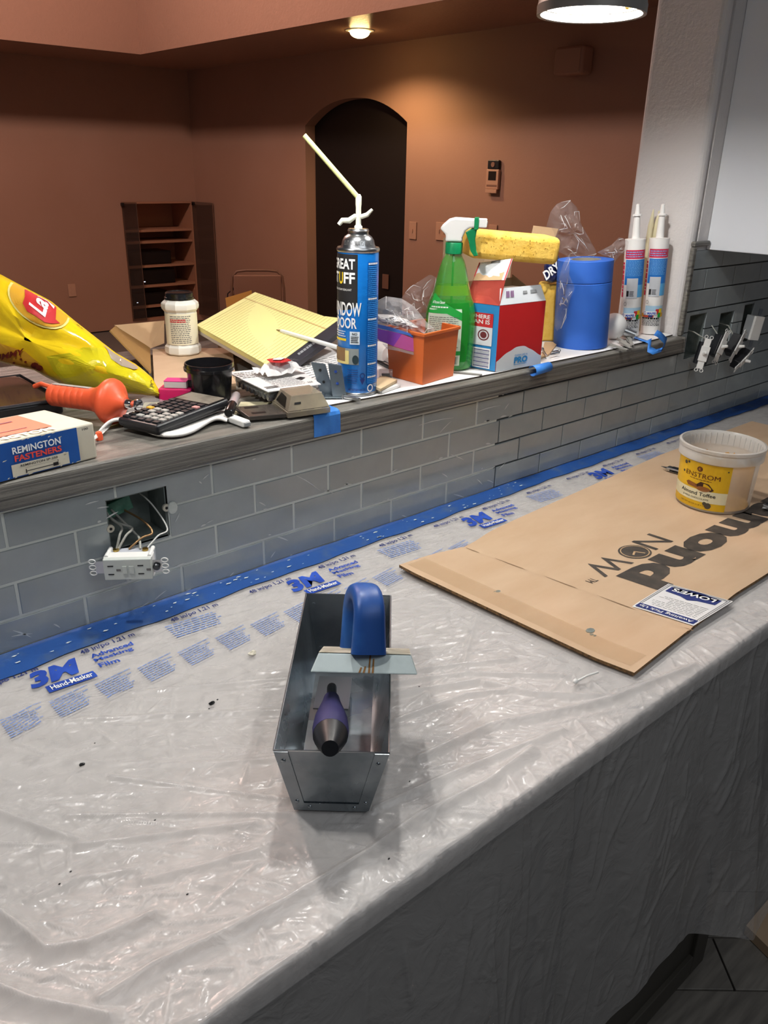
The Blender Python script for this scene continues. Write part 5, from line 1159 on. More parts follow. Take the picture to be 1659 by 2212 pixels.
part(t, 'trigger', MB().prism([hd+hx*x*u_+Z_*y*u_*1.06-hy*.006 for x, y in tr_], hy*.012), 'green_collar', bevel=.0015)
# label follows the ellipse
def rz_(z):
    zs_ = [q[1] for q in pr_]; return float(np.interp(z-gp_[2], zs_, [q[0] for q in pr_]))
ayr = np.cross(Z_, axr)
def emap(a0, a1, z0, z1, e):
    def f(u, v):
        a_ = a0+(a1-a0)*u; z = z0+(z1-z0)*v; R = rz_(z); return V(gp_[0], gp_[1], z)+axr*(R*math.cos(a_)+e*math.cos(a_))+ayr*(R*ELL*math.sin(a_)+e*math.sin(a_))
    return f
fl = lambda e: emap(-2.75, -1.22, gp_[2]+.012, gp_[2]+hz(632), e)
o = part(t, 'label', prt_rect(MB(), fl(.0009), 0, 1, 0, .80, 20, 12), 'label_pale', smooth=60)
q = MB(); P = []
for i in range(21):
    u = i/20; P.append([fl(.0013)(u, .74+(.0 if u < .6 else (u-.6)*-.25)), fl(.0013)(u, 1.0-.28*max(0, u-.1))])
part(o, 'green_header', q.grid(np.array(P)), 'label_green'); q = MB(); prt_text(q, fl(.0019), 'All Purpose Cleaner', .01, 0, (.10, .52, .86, .91)); prt_lines(q, fl(.0019), 1, (.10, .7, .81, .84), .6); part(o, 'header_lettering', q, 'ink_white')
q = MB(); prt_lines(q, fl(.0014), 12, (.08, .95, .38, .70), .28); prt_lines(q, fl(.0014), 5, (.08, .95, .22, .36), .25); part(o, 'label_text', q, 'ink_grey'); q = MB(); prt_rect(q, fl(.0015), 0, 1, .15, .21, 16, 1); part(o, 'green_stripe', q, 'label_green')
q = MB()
for i in range(9): prt_rect(q, fl(.0015), .70+.028*i, .70+.028*i+(.008 if i % 3 else .016), .02, .13)
part(o, 'barcode', q, 'ink_black')
# pencil-thin stick under the bottle
a = L_(980, 806)+Z_*.002; b = L_(1041, 812)+Z_*.002; solo('grey_stick', 'thin grey stick lying in front of the green spray bottle', 'stick', MB().tube([a, b], .0022, 6), 'tool_handle_wood')

# ---- eraser carton
cL, cF, cR = [V(p[0], p[1], LT+.0008) for p in (L_(1024, 796), L_(1069, 804), L_(1166, 787))]
dR = cR-cF; dL = cL-cF; dL = nrm(dL)*.085; cBk = cF+dR+dL
Hs = zat(cF, 661)-cF[2]; cL = cF+dL; cT = lambda p, s=1.0: p+Z_*Hs*s
t = thing('eraser_carton', 'opened red and blue cleaning eraser carton with torn white top', 'carton', (cF+cR+cL+cBk)/4)
part(t, 'front_panel', MB().slab([cF, cR, cT(cR), cT(cF)], -.0012), 'carton_red'); part(t, 'side_panel', MB().slab([cF, cL, cT(cL), cT(cF)], .0012), 'carton_blue')
part(t, 'rear_panel', MB().slab([cL, cBk, cT(cBk, 1.3), cT(cL, 1.3)], .0012), 'carton_kraft'); part(t, 'far_panel', MB().slab([cR, cBk, cT(cBk, 1.35), cT(cR, 1.0)], .0012), 'carton_kraft'); part(t, 'bottom', MB().slab([cF, cR, cBk, cL], .0012), 'carton_kraft')
ri = lambda p, fr, z: p+dR*fr+Z_*z
# slanted foil shoulder rising from the side panel, and the white trapezoid gable of the front panel
sh0, sh1 = cT(cF), cT(cL); sh2 = cT(cL)+dR*.16+Z_*.040; sh3 = cT(cF)+dR*.16+dL*.10+Z_*.048
part(t, 'foil_shoulder', MB().slab([sh0, sh3, sh2, sh1], .0012), 'foil_red')
tf2 = sh2+dR*.12+Z_*.035; tf3 = sh3+dR*.20+dL*.1+Z_*.040
part(t, 'torn_flap', MB().slab([sh3, tf3, tf2, sh2], .0012), 'carton_white')
m = qmap(sh3, sh2, tf2, tf3, .0022, True); q = MB(); q.grid(np.array([[m(u, 0), m(u, .28+.10*math.sin(u*9)+.05*math.sin(u*23))] for u in np.linspace(.1, 1, 14)])); part(t, 'torn_kraft', q, 'cardboard_light'); q = MB(); prt_rect(q, m, .35, .62, .86, .99); part(t, 'hang_slot', q, 'ink_grey')
q = MB(); prt_rect(q, m, 0, .035, 0, 1); prt_rect(q, m, .965, 1, 0, 1); part(t, 'red_edge', q, 'ink_red')
g0, g1 = cT(cF)+Z_*.001, cT(cR)+Z_*.001; g2 = g1-dR*.05+dL*.12+Z_*.032; g3 = g0+dR*.08+dL*.12+Z_*.032
part(t, 'gable_flap', MB().slab([g0, g1, g2, g3], -.0012), 'carton_white')
m = qmap(g0, g1, g2, g3, .0012); q = MB()
for u0 in (.13, .17, .23, .27): prt_rect(q, m, u0, u0+.035, .42, .80)
part(t, 'colour_marks', q, mat('mark_mix', '#8A6A8C', .5)); q = MB(); prt_rect(q, m, .52, .62, .55, .72); prt_rect(q, m, .70, .84, .55, .74); part(t, 'grey_marks', q, 'plastic_grey')
m = qmap(cF, cR, cT(cR), cT(cF), .0018)
P = []
for i in range(25):
    u = i/24; x = (u-.48)/.5; P.append([m(u, 0), m(u, .13+.17*math.exp(-(abs(x)/.82)**4)+.045*math.exp(-((u-.5)/.16)**4))])
part(t, 'white_crest', MB().grid(np.array(P)), 'carton_white')
m2 = qmap(cF, cR, cT(cR), cT(cF), .0024); q = MB(); prt_text(q, m2, 'PRO', .05, .05, (.38, .68, .085, .185)); prt_text(q, m2, 'CLEAN LIKE A', .01, .05, (.39, .67, .195, .225)); prt_lines(q, m2, 1, (.38, .68, .055, .075), .5); part(t, 'pro_lettering', q, 'ink_cyan')
ms = lambda e: qmap(cL, cF, cT(cF), cT(cL), e); q = MB(); prt_rect(q, ms(.0018), 0, .86, .66, .87); part(t, 'red_box', q, 'ink_red'); q = MB(); prt_rect(q, ms(.0016), 0, .86, .38, .67); part(t, 'white_box', q, 'carton_white')
q = MB(); prt_text(q, ms(.0024), 'IS WHERE', .02, 0, (.02, .78, .785, .845)); prt_text(q, ms(.0024), 'CLEAN IS', .02, 0, (.02, .78, .705, .77)); part(t, 'barcode_patch', prt_rect(MB(), ms(.0018), .35, .85, .03, .34), 'ink_white'); part(t, 'small_text', prt_lines(MB(), ms(.0022), 4, (.0, .32, .08, .36), .3), 'ink_white', kind='stuff'); part(t, 'white_lettering', q, 'ink_white')
q = MB()
for i in range(13): prt_rect(q, ms(.0024), .38, .82, .05+.021*i, .05+.021*i+(.006 if i % 3 else .012))
part(t, 'barcode', q, 'ink_navy', kind='stuff'); part(t, 'recycling_mark', prt_ell(MB(), ms(.0024), .22, .07, .10, .035), 'ink_navy'); q = MB(); prt_ell(q, ms(.0022), .62, .54, .16, .085, 24, .8); prt_ell(q, ms(.0022), .62, .54, .09, .05); part(t, 'seal_mark', q, mat('seal_red', '#6A2A30', .5))
solo('white_eraser', 'white foam eraser block poking out of the opened carton', 'eraser', MB().obox(cT(cF)+dR*.50+dL*.48+Z_*.005, nrm(dR), nrm(dL), Z_, .046, .024, .022), 'eraser_white', bevel=.003)

# ---- sponge lying on the carton
sa = nrm(HR+HF*.12); sb_ = np.cross(Z_, sa); s0 = (cT(cF)+dR*.45+dL*.75); szb = max(tf2[2], tf3[2])+.002; sc0 = V(s0[0], s0[1], 0); kx = depth_scale(V(s0[0], s0[1], szb))
cen = onpl(1104, 536, V(s0[0], s0[1], szb), -HF); SLh = 98/kx; 
SP = V(cen[0], cen[1], cen[2]); zlo = zat(SP-HF*.03, 566); zhi = zat(SP-HF*.03, 506)
t = thing('sponge', 'big rounded yellow grout sponge resting on top of the carton', 'sponge', V(SP[0], SP[1], zlo))
mb = MB().obox(V(SP[0], SP[1], (zlo+zhi)/2)+HF*.02, nrm(sa-Z_*.07), sb_, nrm(Z_+sa*.07), SLh, .048, (zhi-zlo)/2); part(t, 'foam', mb, 'sponge_yellow', bevel=(.012, 4), smooth=60)
pm_ = MB(); R_ = random.Random(4)
for i in range(70):
    u = R_.uniform(-.85, .85)*SLh; v = R_.uniform(-.8, .8)*(zhi-zlo)/2; c = V(SP[0], SP[1], (zlo+zhi)/2)+HF*.02+nrm(sa-Z_*.07)*u+nrm(Z_+sa*.07)*v-sb_*.0482; 
    pm_.add([c+sa*R_.uniform(.0006, .0016)*math.cos(x)+Z_*R_.uniform(.0006, .0016)*math.sin(x)-sb_*.0003 for x in (0, 1.2, 2.5, 3.8, 5)], [(0, 1, 2, 3, 4)])
part(t, 'pores', pm_, 'sponge_pore', kind='stuff')
# ---- cluster behind: cardboard carton with raised flap, yellow sponge stack, navy wrapper, paper cup
p = L_(1192, 742)+HF*.04; kx = depth_scale(p)
yb0 = V(p[0], p[1], LT+.0008); zt = zat(yb0, 612); solo('standing_sponge', 'yellow sponge block standing upright between carton and tape rolls', 'sponge', MB().obox(V(yb0[0], yb0[1], (LT+.0008+zt)/2)-HR*.010+HF*.012, HR, HF, Z_, 19/kx, .028, (zt-LT-.0008)/2), 'sponge_yellow', bevel=(.006, 3), smooth=60)
z2 = zat(yb0, 548); cW = V(yb0[0], yb0[1], zt+.001)+HR*.006
nw = [onpl(x, y, cW-HF*.02, -HF) for x, y in ((1175, 575), (1188, 548), (1200, 542), (1212, 562), (1212, 590), (1205, 608), (1190, 612), (1176, 606))]
t = thing('navy_wrapper', 'crumpled navy blue wrapper with white lettering under the sponge end', 'wrapper', V(cW[0], cW[1], zt))
part(t, 'film', puff(nw, np.mean(nw, 0), -HF, .016, 9, 1.0, amp=.003), 'navy_wrap', smooth=60)
m = qmap(onpl(1180, 606, cW-HF*.041, -HF), onpl(1212, 580, cW-HF*.041, -HF), onpl(1203, 564, cW-HF*.041, -HF), onpl(1172, 588, cW-HF*.041, -HF), .0); part(t, 'white_lettering', prt_text(MB(), m, 'DRY', .03), 'ink_white')
p = L_(1176, 736)+HF*.02; zt2 = zat(p, 658)
t = thing('paper_cup', 'white paper cup half hidden behind the red carton', 'cup', V(p[0], p[1], LT+.0008)); hc_ = zt2-LT
part(t, 'cup', MB().lathe(V(p[0], p[1], LT+.0008), [(.0008, .002), (.010, .001), (.0145, hc_), (.0155, hc_), (.0155, hc_+.0015), (.014, hc_+.001), (.0098, .004)], 28, cap0=False, cap1=False), 'cap_white', smooth=40); part(t, 'blue_mark', MB().lathe(V(p[0], p[1], LT), [(.0132, hc_*.62), (.0142, hc_*.74)], 28, cap0=False, cap1=False), 'ink_blue')
bx = V(1.30, .36, LZ+.0008); zt3 = zat(V(1.27, .33, 0), 520); 
t = thing('cardboard_carton', 'brown cardboard carton with one flap raised behind the yellow sponge', 'carton', bx)
part(t, 'walls', MB().add([bx+V(x, y, z) for z in (0, zt3-LZ) for x, y in ((-.05, -.07), (.05, -.07), (.05, .07), (-.05, .07))], [(0, 1, 2, 3), (0, 1, 5, 4), (1, 2, 6, 5), (2, 3, 7, 6), (3, 0, 4, 7)]), 'carton_kraft', solid=.003)
fq = [onpl(x, y, V(1.27, .32, 0), -HF) for x, y in ((1143, 524), (1196, 522), (1206, 494), (1152, 487))]; part(t, 'raised_flap', MB().slab(fq, .002), 'cardboard_light')
# ---- blue tape rolls
tr0 = L_(1265, 757)+HF*.063; tr0 = V(tr0[0], tr0[1], LT+.0008); kx = depth_scale(tr0); r = 57/kx; tilt = nrm(Z_-HR*.045)
zA = zat(tr0-HF*r, 615)-tr0[2]; zB = zat(tr0-HF*r, 566)-tr0[2]
for nm, z0, z1, lab in (('tape_roll', 0.0, zA, 'wide blue masking tape roll standing on the ledge, under a narrower roll'), ('tape_roll', zA+.001, zB, 'narrower blue masking tape roll stacked on the wide one')):
    b_ = tr0+tilt*z0; L = z1-z0; t = thing(nm, lab, 'tape roll', b_, 'stacked blue tape rolls')
    part(t, 'tape', MB().lathe(b_, [(r*.55, 0), (r*.985, 0), (r, .001), (r, L-.001), (r*.985, L), (r*.55, L)], 56, tilt, cap0=False, cap1=False), 'tape_roll', smooth=40)
    part(t, 'core', MB().lathe(b_, [(r*.55, 0), (r*.55, L), (r*.50, L), (r*.50, 0)], 40, tilt, cap0=False, cap1=False), 'tape_core', smooth=40)
def bagthing(name, lab, px, base, depthP, hgt, seed, m_='clear_film'):
    P = [onpl(x, y, depthP, -HF) for x, y in px]; pf_ = puff(P, np.mean(P, 0), -HF, hgt, seed, amp=.009); t = solo(name, lab, 'plastic bag', pf_, m_, smooth=16); part(t, 'crease_glints', pf_.crease, 'bag_glint', kind='stuff'); return t
bagthing('clear_bag', 'tall crumpled clear plastic bag rising behind the blue tape rolls', [(1180, 490), (1190, 455), (1205, 438), (1232, 433), (1250, 452), (1253, 480), (1270, 510), (1290, 545), (1280, 560), (1240, 560), (1208, 545), (1196, 520)], None, tr0+HF*.13, .035, 21)
bagthing('clear_bag', 'clear plastic film torn open around the blue tape rolls', [(1208, 600), (1215, 572), (1232, 545), (1228, 590), (1242, 622), (1230, 650), (1222, 690), (1213, 708), (1202, 716), (1197, 700), (1204, 650)], None, tr0-HF*(r+.006), .006, 22)
bagthing('clear_bag', 'wisp of clear plastic film between the tape rolls and the caulk tubes', [(1290, 545), (1320, 530), (1338, 512), (1358, 520), (1355, 545), (1340, 550), (1322, 575), (1315, 555), (1300, 550)], None, tr0+HF*.02+HR*.05, .008, 23)
# ---- white globe and levelling wedges
p = L_(1336, 738)+HF*.03; kx = depth_scale(p); t = thing('light_bulb', 'white round light bulb lying behind the tape rolls', 'bulb', V(p[0], p[1], LT))
bc = V(p[0], p[1], LT+.033)-HR*.008; part(t, 'globe', MB().sphere(bc, .032, 28, 16), 'cap_white', smooth=60); part(t, 'screw_base', MB().cyl(bc+nrm(HR-HF*.4)*.028-Z_*.010, bc+nrm(HR-HF*.4)*.055-Z_*.018, .0115, .010, 16), 'metal_steel', smooth=40)
for k, (a, b) in enumerate((((1343, 700), (1358, 738)), ((1348, 712), (1366, 746)), ((1340, 742), (1362, 752)), ((1318, 748), (1356, 756)), ((1335, 735), (1362, 748)))):
    A_1 = L_(*a, LT+.004+.006*(k < 2)+.003*(k == 4)); B_1 = L_(*b, LT+.004); d = nrm(B_1-A_1); n2 = nrm(np.cross(d, Z_)); u2 = np.cross(n2, d)
    w = MB().prism([A_1-n2*.004, B_1-n2*.004, B_1-n2*.004+u2*.0015, A_1-n2*.004+u2*.007], n2*.008)
    solo('levelling_wedge', 'grey plastic tile wedge in the small heap before the caulk tubes', 'wedge', w, 'tool_handle_wood', group='grey tile wedges')
# ---- screws and kraft scrap
q = [L_(x, y, LT+.0008) for x, y in ((1168, 776), (1186, 768), (1206, 742), (1176, 742))]; solo('kraft_scrap', 'folded brown paper scrap under the loose screws', 'paper', MB().hexa(q+[p+Z_*.004 for p in q]), 'cardboard_light')
for k, (a, b) in enumerate((((1180, 768), (1172, 755)), ((1188, 766), (1204, 762)), ((1192, 760), (1206, 758)))):
    A_1 = L_(*a, LT+.008); B_1 = L_(*b, LT+.008); t = thing('screw', 'loose grey screw on the brown paper scrap by the tape rolls', 'screw', (A_1+B_1)/2-Z_*.003, 'loose screws on the ledge')
    part(t, 'thread', MB().lathe(A_1, [(.0008, 0), (.0022, .004), (.0022, float(np.linalg.norm(B_1-A_1)))], 10, B_1-A_1), 'metal_steel', smooth=40); part(t, 'head', MB().lathe(B_1, [(.0022, 0), (.0042, .003), (.0042, .004)], 12, B_1-A_1), 'metal_steel', smooth=40)
# ---- caulk tubes
def caulk(px, py, lean, lab, r=.0245):
    b_ = un(px, py, z=LT) if px < 1390 else un(px, py, x=1.655); b_ = V(b_[0], b_[1], LT+.0008)+(HF*.022 if px < 1390 else 0); ax = nrm(Z_+HR*lean+HF*.02); kx = depth_scale(b_)
    zt = zat(b_-HF*r, 523 if px < 1390 else 521)-b_[2]; H = zt/ax[2]; b_ = b_+Z_*r*.05
    t = thing('caulk_tube', lab, 'caulk tube', b_, 'caulk tubes')
    part(t, 'cartridge', MB().lathe(b_, [(r*.97, 0), (r, .002), (r, H), (r*1.02, H), (r*1.02, H+.004), (r*.5, H+.005)], 36, ax), 'cap_white', smooth=40)
    part(t, 'nozzle', MB().lathe(b_+ax*(H+.005), [(.0098, 0), (.0072, .052), (.0112, .0525), (.0108, .056), (.0062, .0575), (.0046, .078), (.0012, .080)], 20, ax), 'cap_white', smooth=35)
    fa_ = face_cam(b_)
    a1 = nrm(V(math.cos(fa_), math.sin(fa_), 0)-ax*np.dot(V(math.cos(fa_), math.sin(fa_), 0), ax)); a2 = np.cross(ax, a1)
    def cm(a0, a1_, f0, f1, e):
        def f(u, v):
            x = a0+(a1_-a0)*u; return b_+ax*H*(f0+(f1-f0)*v)+(a1*math.cos(x)+a2*math.sin(x))*(r+e)
        return f
    R1 = (-1.5, 1.45)
    def rect(nm, a0, a1_, f0, f1, m_, e=.0006): part(t, nm, prt_rect(MB(), cm(a0, a1_, f0, f1, e), 0, 1, 0, 1, 14, 1), m_)
    rect('red_band', -.95, 1.4, .82, .91, mat('ink_crimson', '#C92B50', .45)); rect('blue_band', -.85, 1.4, .55, .81, 'ink_blue' if False else mat('ink_azure', '#1D6FC0', .45))
    rect('sky_band', .55, 1.4, .42, .55, mat('ink_sky', '#5AA7DA', .45)); rect('grey_panel', -.55, .55, .41, .62, mat('ink_lgrey', '#C3C6CB', .5), .0012)
    rect('haze_band', -.75, 1.35, .24, .31, mat('ink_haze', '#A9CADF', .5)); 
    q = MB(); prt_lines(q, cm(-.75, 1.0, .64, .80, .0011), 11, fill=.35); prt_lines(q, cm(-.8, 1.1, .83, .90, .0011), 3, fill=.4); part(t, 'pale_text', q, mat('ink_pale', '#7DB3E0', .5))
    for k, (a0, a1_, f0, f1, m_) in enumerate(((-1.3, -.9, .185, .225, 'ink_gold'), (-.9, .2, .185, .205, mat('ink_rust', '#B5412A', .5)), (.35, .75, .22, .275, 'ink_red'), (.7, 1.1, .23, .28, 'ink_yellow'), (.6, 1.0, .185, .235, 'label_green'), (.9, 1.3, .19, .235, 'ink_gold'), (-.3, .1, .19, .215, 'ink_navy'))):
        rect('fruit_colour', a0, a1_, f0, f1, m_, .0009+.0002*k)
    rect('logo_plate', -.85, .45, .212, .252, 'ink_white', .0026)
    q = MB(); prt_text(q, cm(-.42, .38, .218, .243, .0032), 'MAPEI', .03, .1); prt_ell(q, cm(-.78, -.52, .215, .248, .0032), .5, .5, .5, .5, 18, .7); part(t, 'logo_lettering', q, 'ink_blue')
    q = MB(); prt_lines(q, cm(-1.1, .95, .162, .184, .0009), 1, fill=.8); prt_lines(q, cm(-1.1, 1.0, .09, .16, .0009), 5, fill=.4); prt_lines(q, cm(-.2, .2, .43, .49, .0018), 4, fill=.5); prt_rect(q, cm(-.5, -.28, .43, .49, .0018), 0, 1, 0, 1); prt_ell(q, cm(-.75, -.45, .33, .37, .0009), .5, .5, .5, .5, 18, .85); part(t, 'black_lettering', q, 'ink_black')
    q = MB(); f_ = cm(-1.32, -.92, .42, .80, .0011); prt_lines(q, lambda u, v: f_(1-v, u), 1, fill=.75); part(t, 'red_lettering', q, MATS['ink_crimson'])
caulk(1363, 729, -.06, 'white caulk tube in front, leaning by the wisp of plastic film'); caulk(1404, 716, -.035, 'white caulk tube nearer the tile trim, casting its shadow on the white wall')
for k, (px, lab) in enumerate(((1376, 'cream plastic nozzle standing free behind the front caulk tube'), (1388, 'cream plastic nozzle mostly hidden by the front caulk nozzle'))):
    b_ = V(1.62+.03*k, .135-.01*k, LZ+.001); b_ = onpl(px-6, 700, V(1.60, .165, 0), -HF); b_ = V(b_[0], b_[1], LT+.0008); zt = zat(b_, 452 if k == 0 else 455); Hn = zt-b_[2]
    solo('spare_nozzle', lab, 'nozzle', MB().lathe(b_, [(.009, 0), (.0085, Hn*.5), (.0068, Hn*.86), (.0075, Hn*.865), (.0015, Hn)], 18, nrm(Z_+HR*.03)), 'plastic_cream', smooth=35)
# ---- bits of blue tape on the ledge
q = [[V(.4995, .018, LZ+.0044), V(.499, -.012, LZ+.0040), V(.499, -.0190, LZ+.0016), V(.4985, -.0212, LZ-.004), V(.498, -.0212, .2265)], [V(.5545, .010, LZ+.0044), V(.555, -.012, LZ+.0040), V(.555, -.0190, LZ+.0016), V(.5555, -.0212, LZ-.004), V(.556, -.0212, .2250)]]
solo('tape_piece', 'square of blue tape folded over the ledge edge below the foam can', 'tape', MB().grid(np.array(q)), 'blue_tape_light', solid=.0003)
a = un(1150, 802, y=-.026); b = un(1186, 792, y=-.026); d = nrm(b-a); n2 = nrm(np.cross(d, Z_)); u2 = np.cross(n2, d); P = []
for i in range(13):
    th = -2.4+5.2*i/12; rr2 = .0105+.0012*i/12; P.append([a+(n2*math.cos(th)+u2*math.sin(th))*rr2, b+(n2*math.cos(th)+u2*math.sin(th))*rr2*.9])
solo('tape_curl', 'short curl of blue tape hanging off the ledge below the red carton', 'tape', MB().grid(np.array(P)), 'blue_tape_light', solid=.0003, smooth=60)
P = []
tc = [(1362, 728), (1392, 738), (1400, 742), (1398, 760), (1410, 766), (1428, 760), (1434, 742), (1420, 728), (1412, 724)]
dp = [.05, .0, -.018, -.024, -.036, -.036, -.034, -.030, -.026]
for (x, y), dy_ in zip(tc, dp):
    p = un(x, y, y=dy_) if dy_ < .0 else un(x, y, z=LT+.003); P.append([p, p+V(.020, .004, .010 if dy_ < 0 else 0)])
solo('tape_curl', 'longer blue tape strip twisted over the ledge by the caulk tubes', 'tape', MB().grid(np.array(P)), 'blue_tape_light', solid=.0003, smooth=60)

# ================================================================ ELECTRICAL DEVICES ON THE TILED WALL
def elec_box(hq, lab, dep=.062):
    x0, x1, z0, z1 = hq; t = thing('electrical_box', lab, 'electrical box', ((x0+x1)/2, .035, z0), 'recessed electrical boxes')
    x0 += .001; x1 -= .001; z0 += .001; z1 -= .001; mb = MB(); y0 = .004; y1 = dep
    part(t, 'back_plate', MB().box(x0, x1, y1, y1+.002, z0, z1), 'box_grey')
    for a in ((x0, x0+.002, z0, z1), (x1-.002, x1, z0, z1), (x0+.002, x1-.002, z0, z0+.002), (x0+.002, x1-.002, z1-.002, z1)): part(t, 'side', MB().box(a[0], a[1], y0, y1, a[2], a[3]), 'box_grey')
    return t
t = elec_box(HOLES[0], 'open grey electrical box behind the dangling outlet, green board inside')
p = V(.165, .040, .165); part(t, 'green_board', MB().obox(p, nrm(V(1, 0, .22)), V(0, 1, 0), nrm(V(-.22, 0, 1)), .022, .004, .012), 'circuit_green', bevel=.001)
for c in ((.134, -.001, .150), (.226, -.001, .160)): part(t, 'screw_ear', MB().cyl(V(*c)+V(0, .004, 0), V(*c), .006, n=16), 'box_cream'); part(t, 'ear_hole', MB().cyl(V(*c)+V(0, .0005, 0), V(*c)-V(0, .0008, 0), .0022, n=12), 'led_black')
part(t, 'mortar_lump', MB().sphere((.236, -.001, .158), .009, 10, 6, (1, .4, 1.2)), 'grout')
elec_box(HOLES[1], 'recessed electrical box nearest the ledge end, brown inside'); elec_box(HOLES[2], 'recessed electrical box in the middle of the three dark openings'); elec_box(HOLES[3], 'recessed electrical box behind the tall white switch')
# GFCI outlet hanging on its wires
ga_ = nrm(V(.800, -.600, .010)); gn = nrm(V(-.60, -.80, -.02)); gu = np.cross(gn, ga_); gu = gu if gu[2] > 0 else -gu
gcn = un(277, 1228, y=-.052); GW, GHh = .0345, .0168
t = thing('gfci_outlet', 'white test-and-reset outlet hanging on its wires out of the wall', 'outlet', gcn-gu*.02)
part(t, 'face', MB().obox(gcn, ga_, gu, gn, GW, GHh, .004), mat('outlet_white', '#C9CEC8', .4), bevel=.0012)
part(t, 'body', MB().obox(gcn-gn*.013, ga_, gu, gn, GW*1.02, GHh*1.0, .0088), 'plastic_white', bevel=.001)
part(t, 'rear_shell', MB().obox(gcn-gn*.029, ga_, gu, gn, GW*.98, GHh*.95, .0075), mat('outlet_clear', '#B9BCC4', .2), bevel=.001)
for s in (-1, 1):
    part(t, 'corner_post', MB().cyl(gcn+ga_*s*GW*.90+gu*GHh*.95-gn*.006, gcn+ga_*s*GW*.90+gu*GHh*.95-gn*.036, .0032, n=12), 'plastic_white', smooth=40)
    part(t, 'terminal_screw', MB().cyl(gcn+ga_*s*GW*.62+gu*GHh*.95-gn*.027, gcn+ga_*s*GW*.62+gu*(GHh*.95+.003)-gn*.027, .0046, n=14), 'brass')
    e = gcn+ga_*s*(GW+.009)-gn*.006; part(t, 'strap', MB().obox(e-ga_*s*.003, ga_, gu, gn, .008, .010, .0005), 'metal_steel')
    for v in (-.0095, 0, .0095):
        rg = MB(); c = e+ga_*s*.009+gu*v
        rg.tube([c+ga_*.0048*math.cos(x)+gu*.0034*math.sin(x) for x in np.linspace(0, 2*math.pi, 15)], .0009, 6); part(t, 'strap_ear', rg, 'plastic_white', smooth=60)
part(t, 'mount_screw', MB().lathe(gcn+ga_*(GW+.006)-gn*.005, [(.005, 0), (.0055, .003), (.004, .005)], 16, gn), 'metal_dark', smooth=40)
for u, v in ((-.70, .38), (-.70, -.42), (.55, .38), (.55, -.42)): part(t, 'slot', MB().obox(gcn+ga_*GW*u+gu*GHh*v+gn*.0041, ga_, gu, gn, .0042, .0008, .0004), 'led_black')
for u in (-.38, .88): part(t, 'ground_hole', MB().obox(gcn+ga_*GW*u+gu*GHh*(-.02)+gn*.0041, ga_, gu, gn, .0032, .0018, .0004), 'ink_grey', bevel=.0012)
for u in (-.12, .17): part(t, 'test_button', MB().obox(gcn+ga_*GW*u+gn*.0046, ga_, gu, gn, .0036, .0062, .001), MATS['outlet_white'], bevel=.0005)
ws = [((.145, .05, .185), (.140, .02, .165), (.150, -.002, .150), None, .0019, 'wire_grey'), ((.140, .05, .180), (.143, .01, .158), (.165, -.005, .145), None, .0019, 'wire_grey'), ((.150, .05, .170), (.160, .01, .150), (.172, -.004, .130), None, .0019, 'wire_grey'), ((.200, .05, .182), (.205, .005, .170), (.215, -.020, .135), None, .0012, 'wire_white'), ((.17, .05, .16), (.185, .0, .15), (.19, -.02, .135), None, .0017, 'wire_copper')]
for k, (a, b, c, _, r, m_) in enumerate(ws):
    e = gcn+ga_*GW*(-.62, -.55, .40, .66, -.1)[k]+gu*GHh*1.0-gn*.030; pts = [V(*a), V(*b), V(*c), (V(*c)+e)/2+V(0, -.004, .006), e]
    sp = []
    for i in range(len(pts)-1):
        p0, p1, p2, p3 = pts[max(i-1, 0)], pts[i], pts[i+1], pts[min(i+2, len(pts)-1)]
        for s in np.linspace(0, 1, 7)[:-1]: sp.append(.5*((2*p1)+(-p0+p2)*s+(2*p0-5*p1+4*p2-p3)*s*s+(-p0+3*p1-3*p2+p3)*s**3))
    part(t, 'wire', MB().tube(sp+[pts[-1]], r, 7), m_, smooth=60)
# toggle switches
def toggle(lab, bot, top_, yy, face, lever=True, tall=False):
    a = un(*bot, y=yy); b = un(*top_, y=yy-.006); c = (a+b)/2; up = nrm(b-a); n = nrm(V(*face)); n = nrm(n-up*np.dot(n, up)); w = np.cross(up, n)
    t = thing('wall_switch', lab, 'switch', c-up*.04, 'dangling switches')
    if tall:
        part(t, 'face', MB().obox(c, w, up, n, .0165, .034, .004), 'plastic_white', bevel=.001); part(t, 'body', MB().obox(c-n*.018, w, up, n, .0165, .033, .014), 'plastic_grey', bevel=.001)
        for s in (-1, 1): part(t, 'strap', MB().obox(c+up*s*.044-n*.003, w, up, n, .006, .011, .0006), 'metal_steel')
        return
    part(t, 'strap', MB().obox(c, w, up, n, .0085, .040, .0012), 'plastic_white', bevel=.0005)
    part(t, 'frame', MB().obox(c+n*.002, w, up, n, .0115, .020, .002), 'plastic_white', bevel=.001)
    part(t, 'body', MB().obox(c-n*.013, w, up, n, .0155, .029, .0115), 'plastic_black_soft', bevel=.001)
    part(t, 'seam', MB().obox(c-n*.013+w*.0157, w, up, n, .0004, .0006, .0115), 'plastic_grey')
    part(t, 'lever', MB().lathe(c+n*.003, [(.0058, 0), (.0045, .006), (.0040, .013), (.0036, .015), (.0012, .016)], 12, nrm(n+up*.35)), 'plastic_white', smooth=45)
    for s in (-1, 1):
        for q in (-1, 1): part(t, 'ear', MB().tube([c+up*s*.044+w*q*.007+up*.0042*math.cos(x)+w*.0042*math.sin(x) for x in np.linspace(0, 2*math.pi, 13)], .0011, 6), 'plastic_white', smooth=60)
    part(t, 'wire', MB().tube([c-n*.02+up*.02, c-n*.035+up*.035+w*.006, V(c[0]+.01, .0, c[2]+.05), V(c[0]+.01, .05, c[2]+.055)], .0017, 6), 'wire_grey', smooth=60)
toggle('white toggle switch dangling nearest the ledge end', (1507, 806), (1534, 722), -.040, (-.75, -.65, .10))
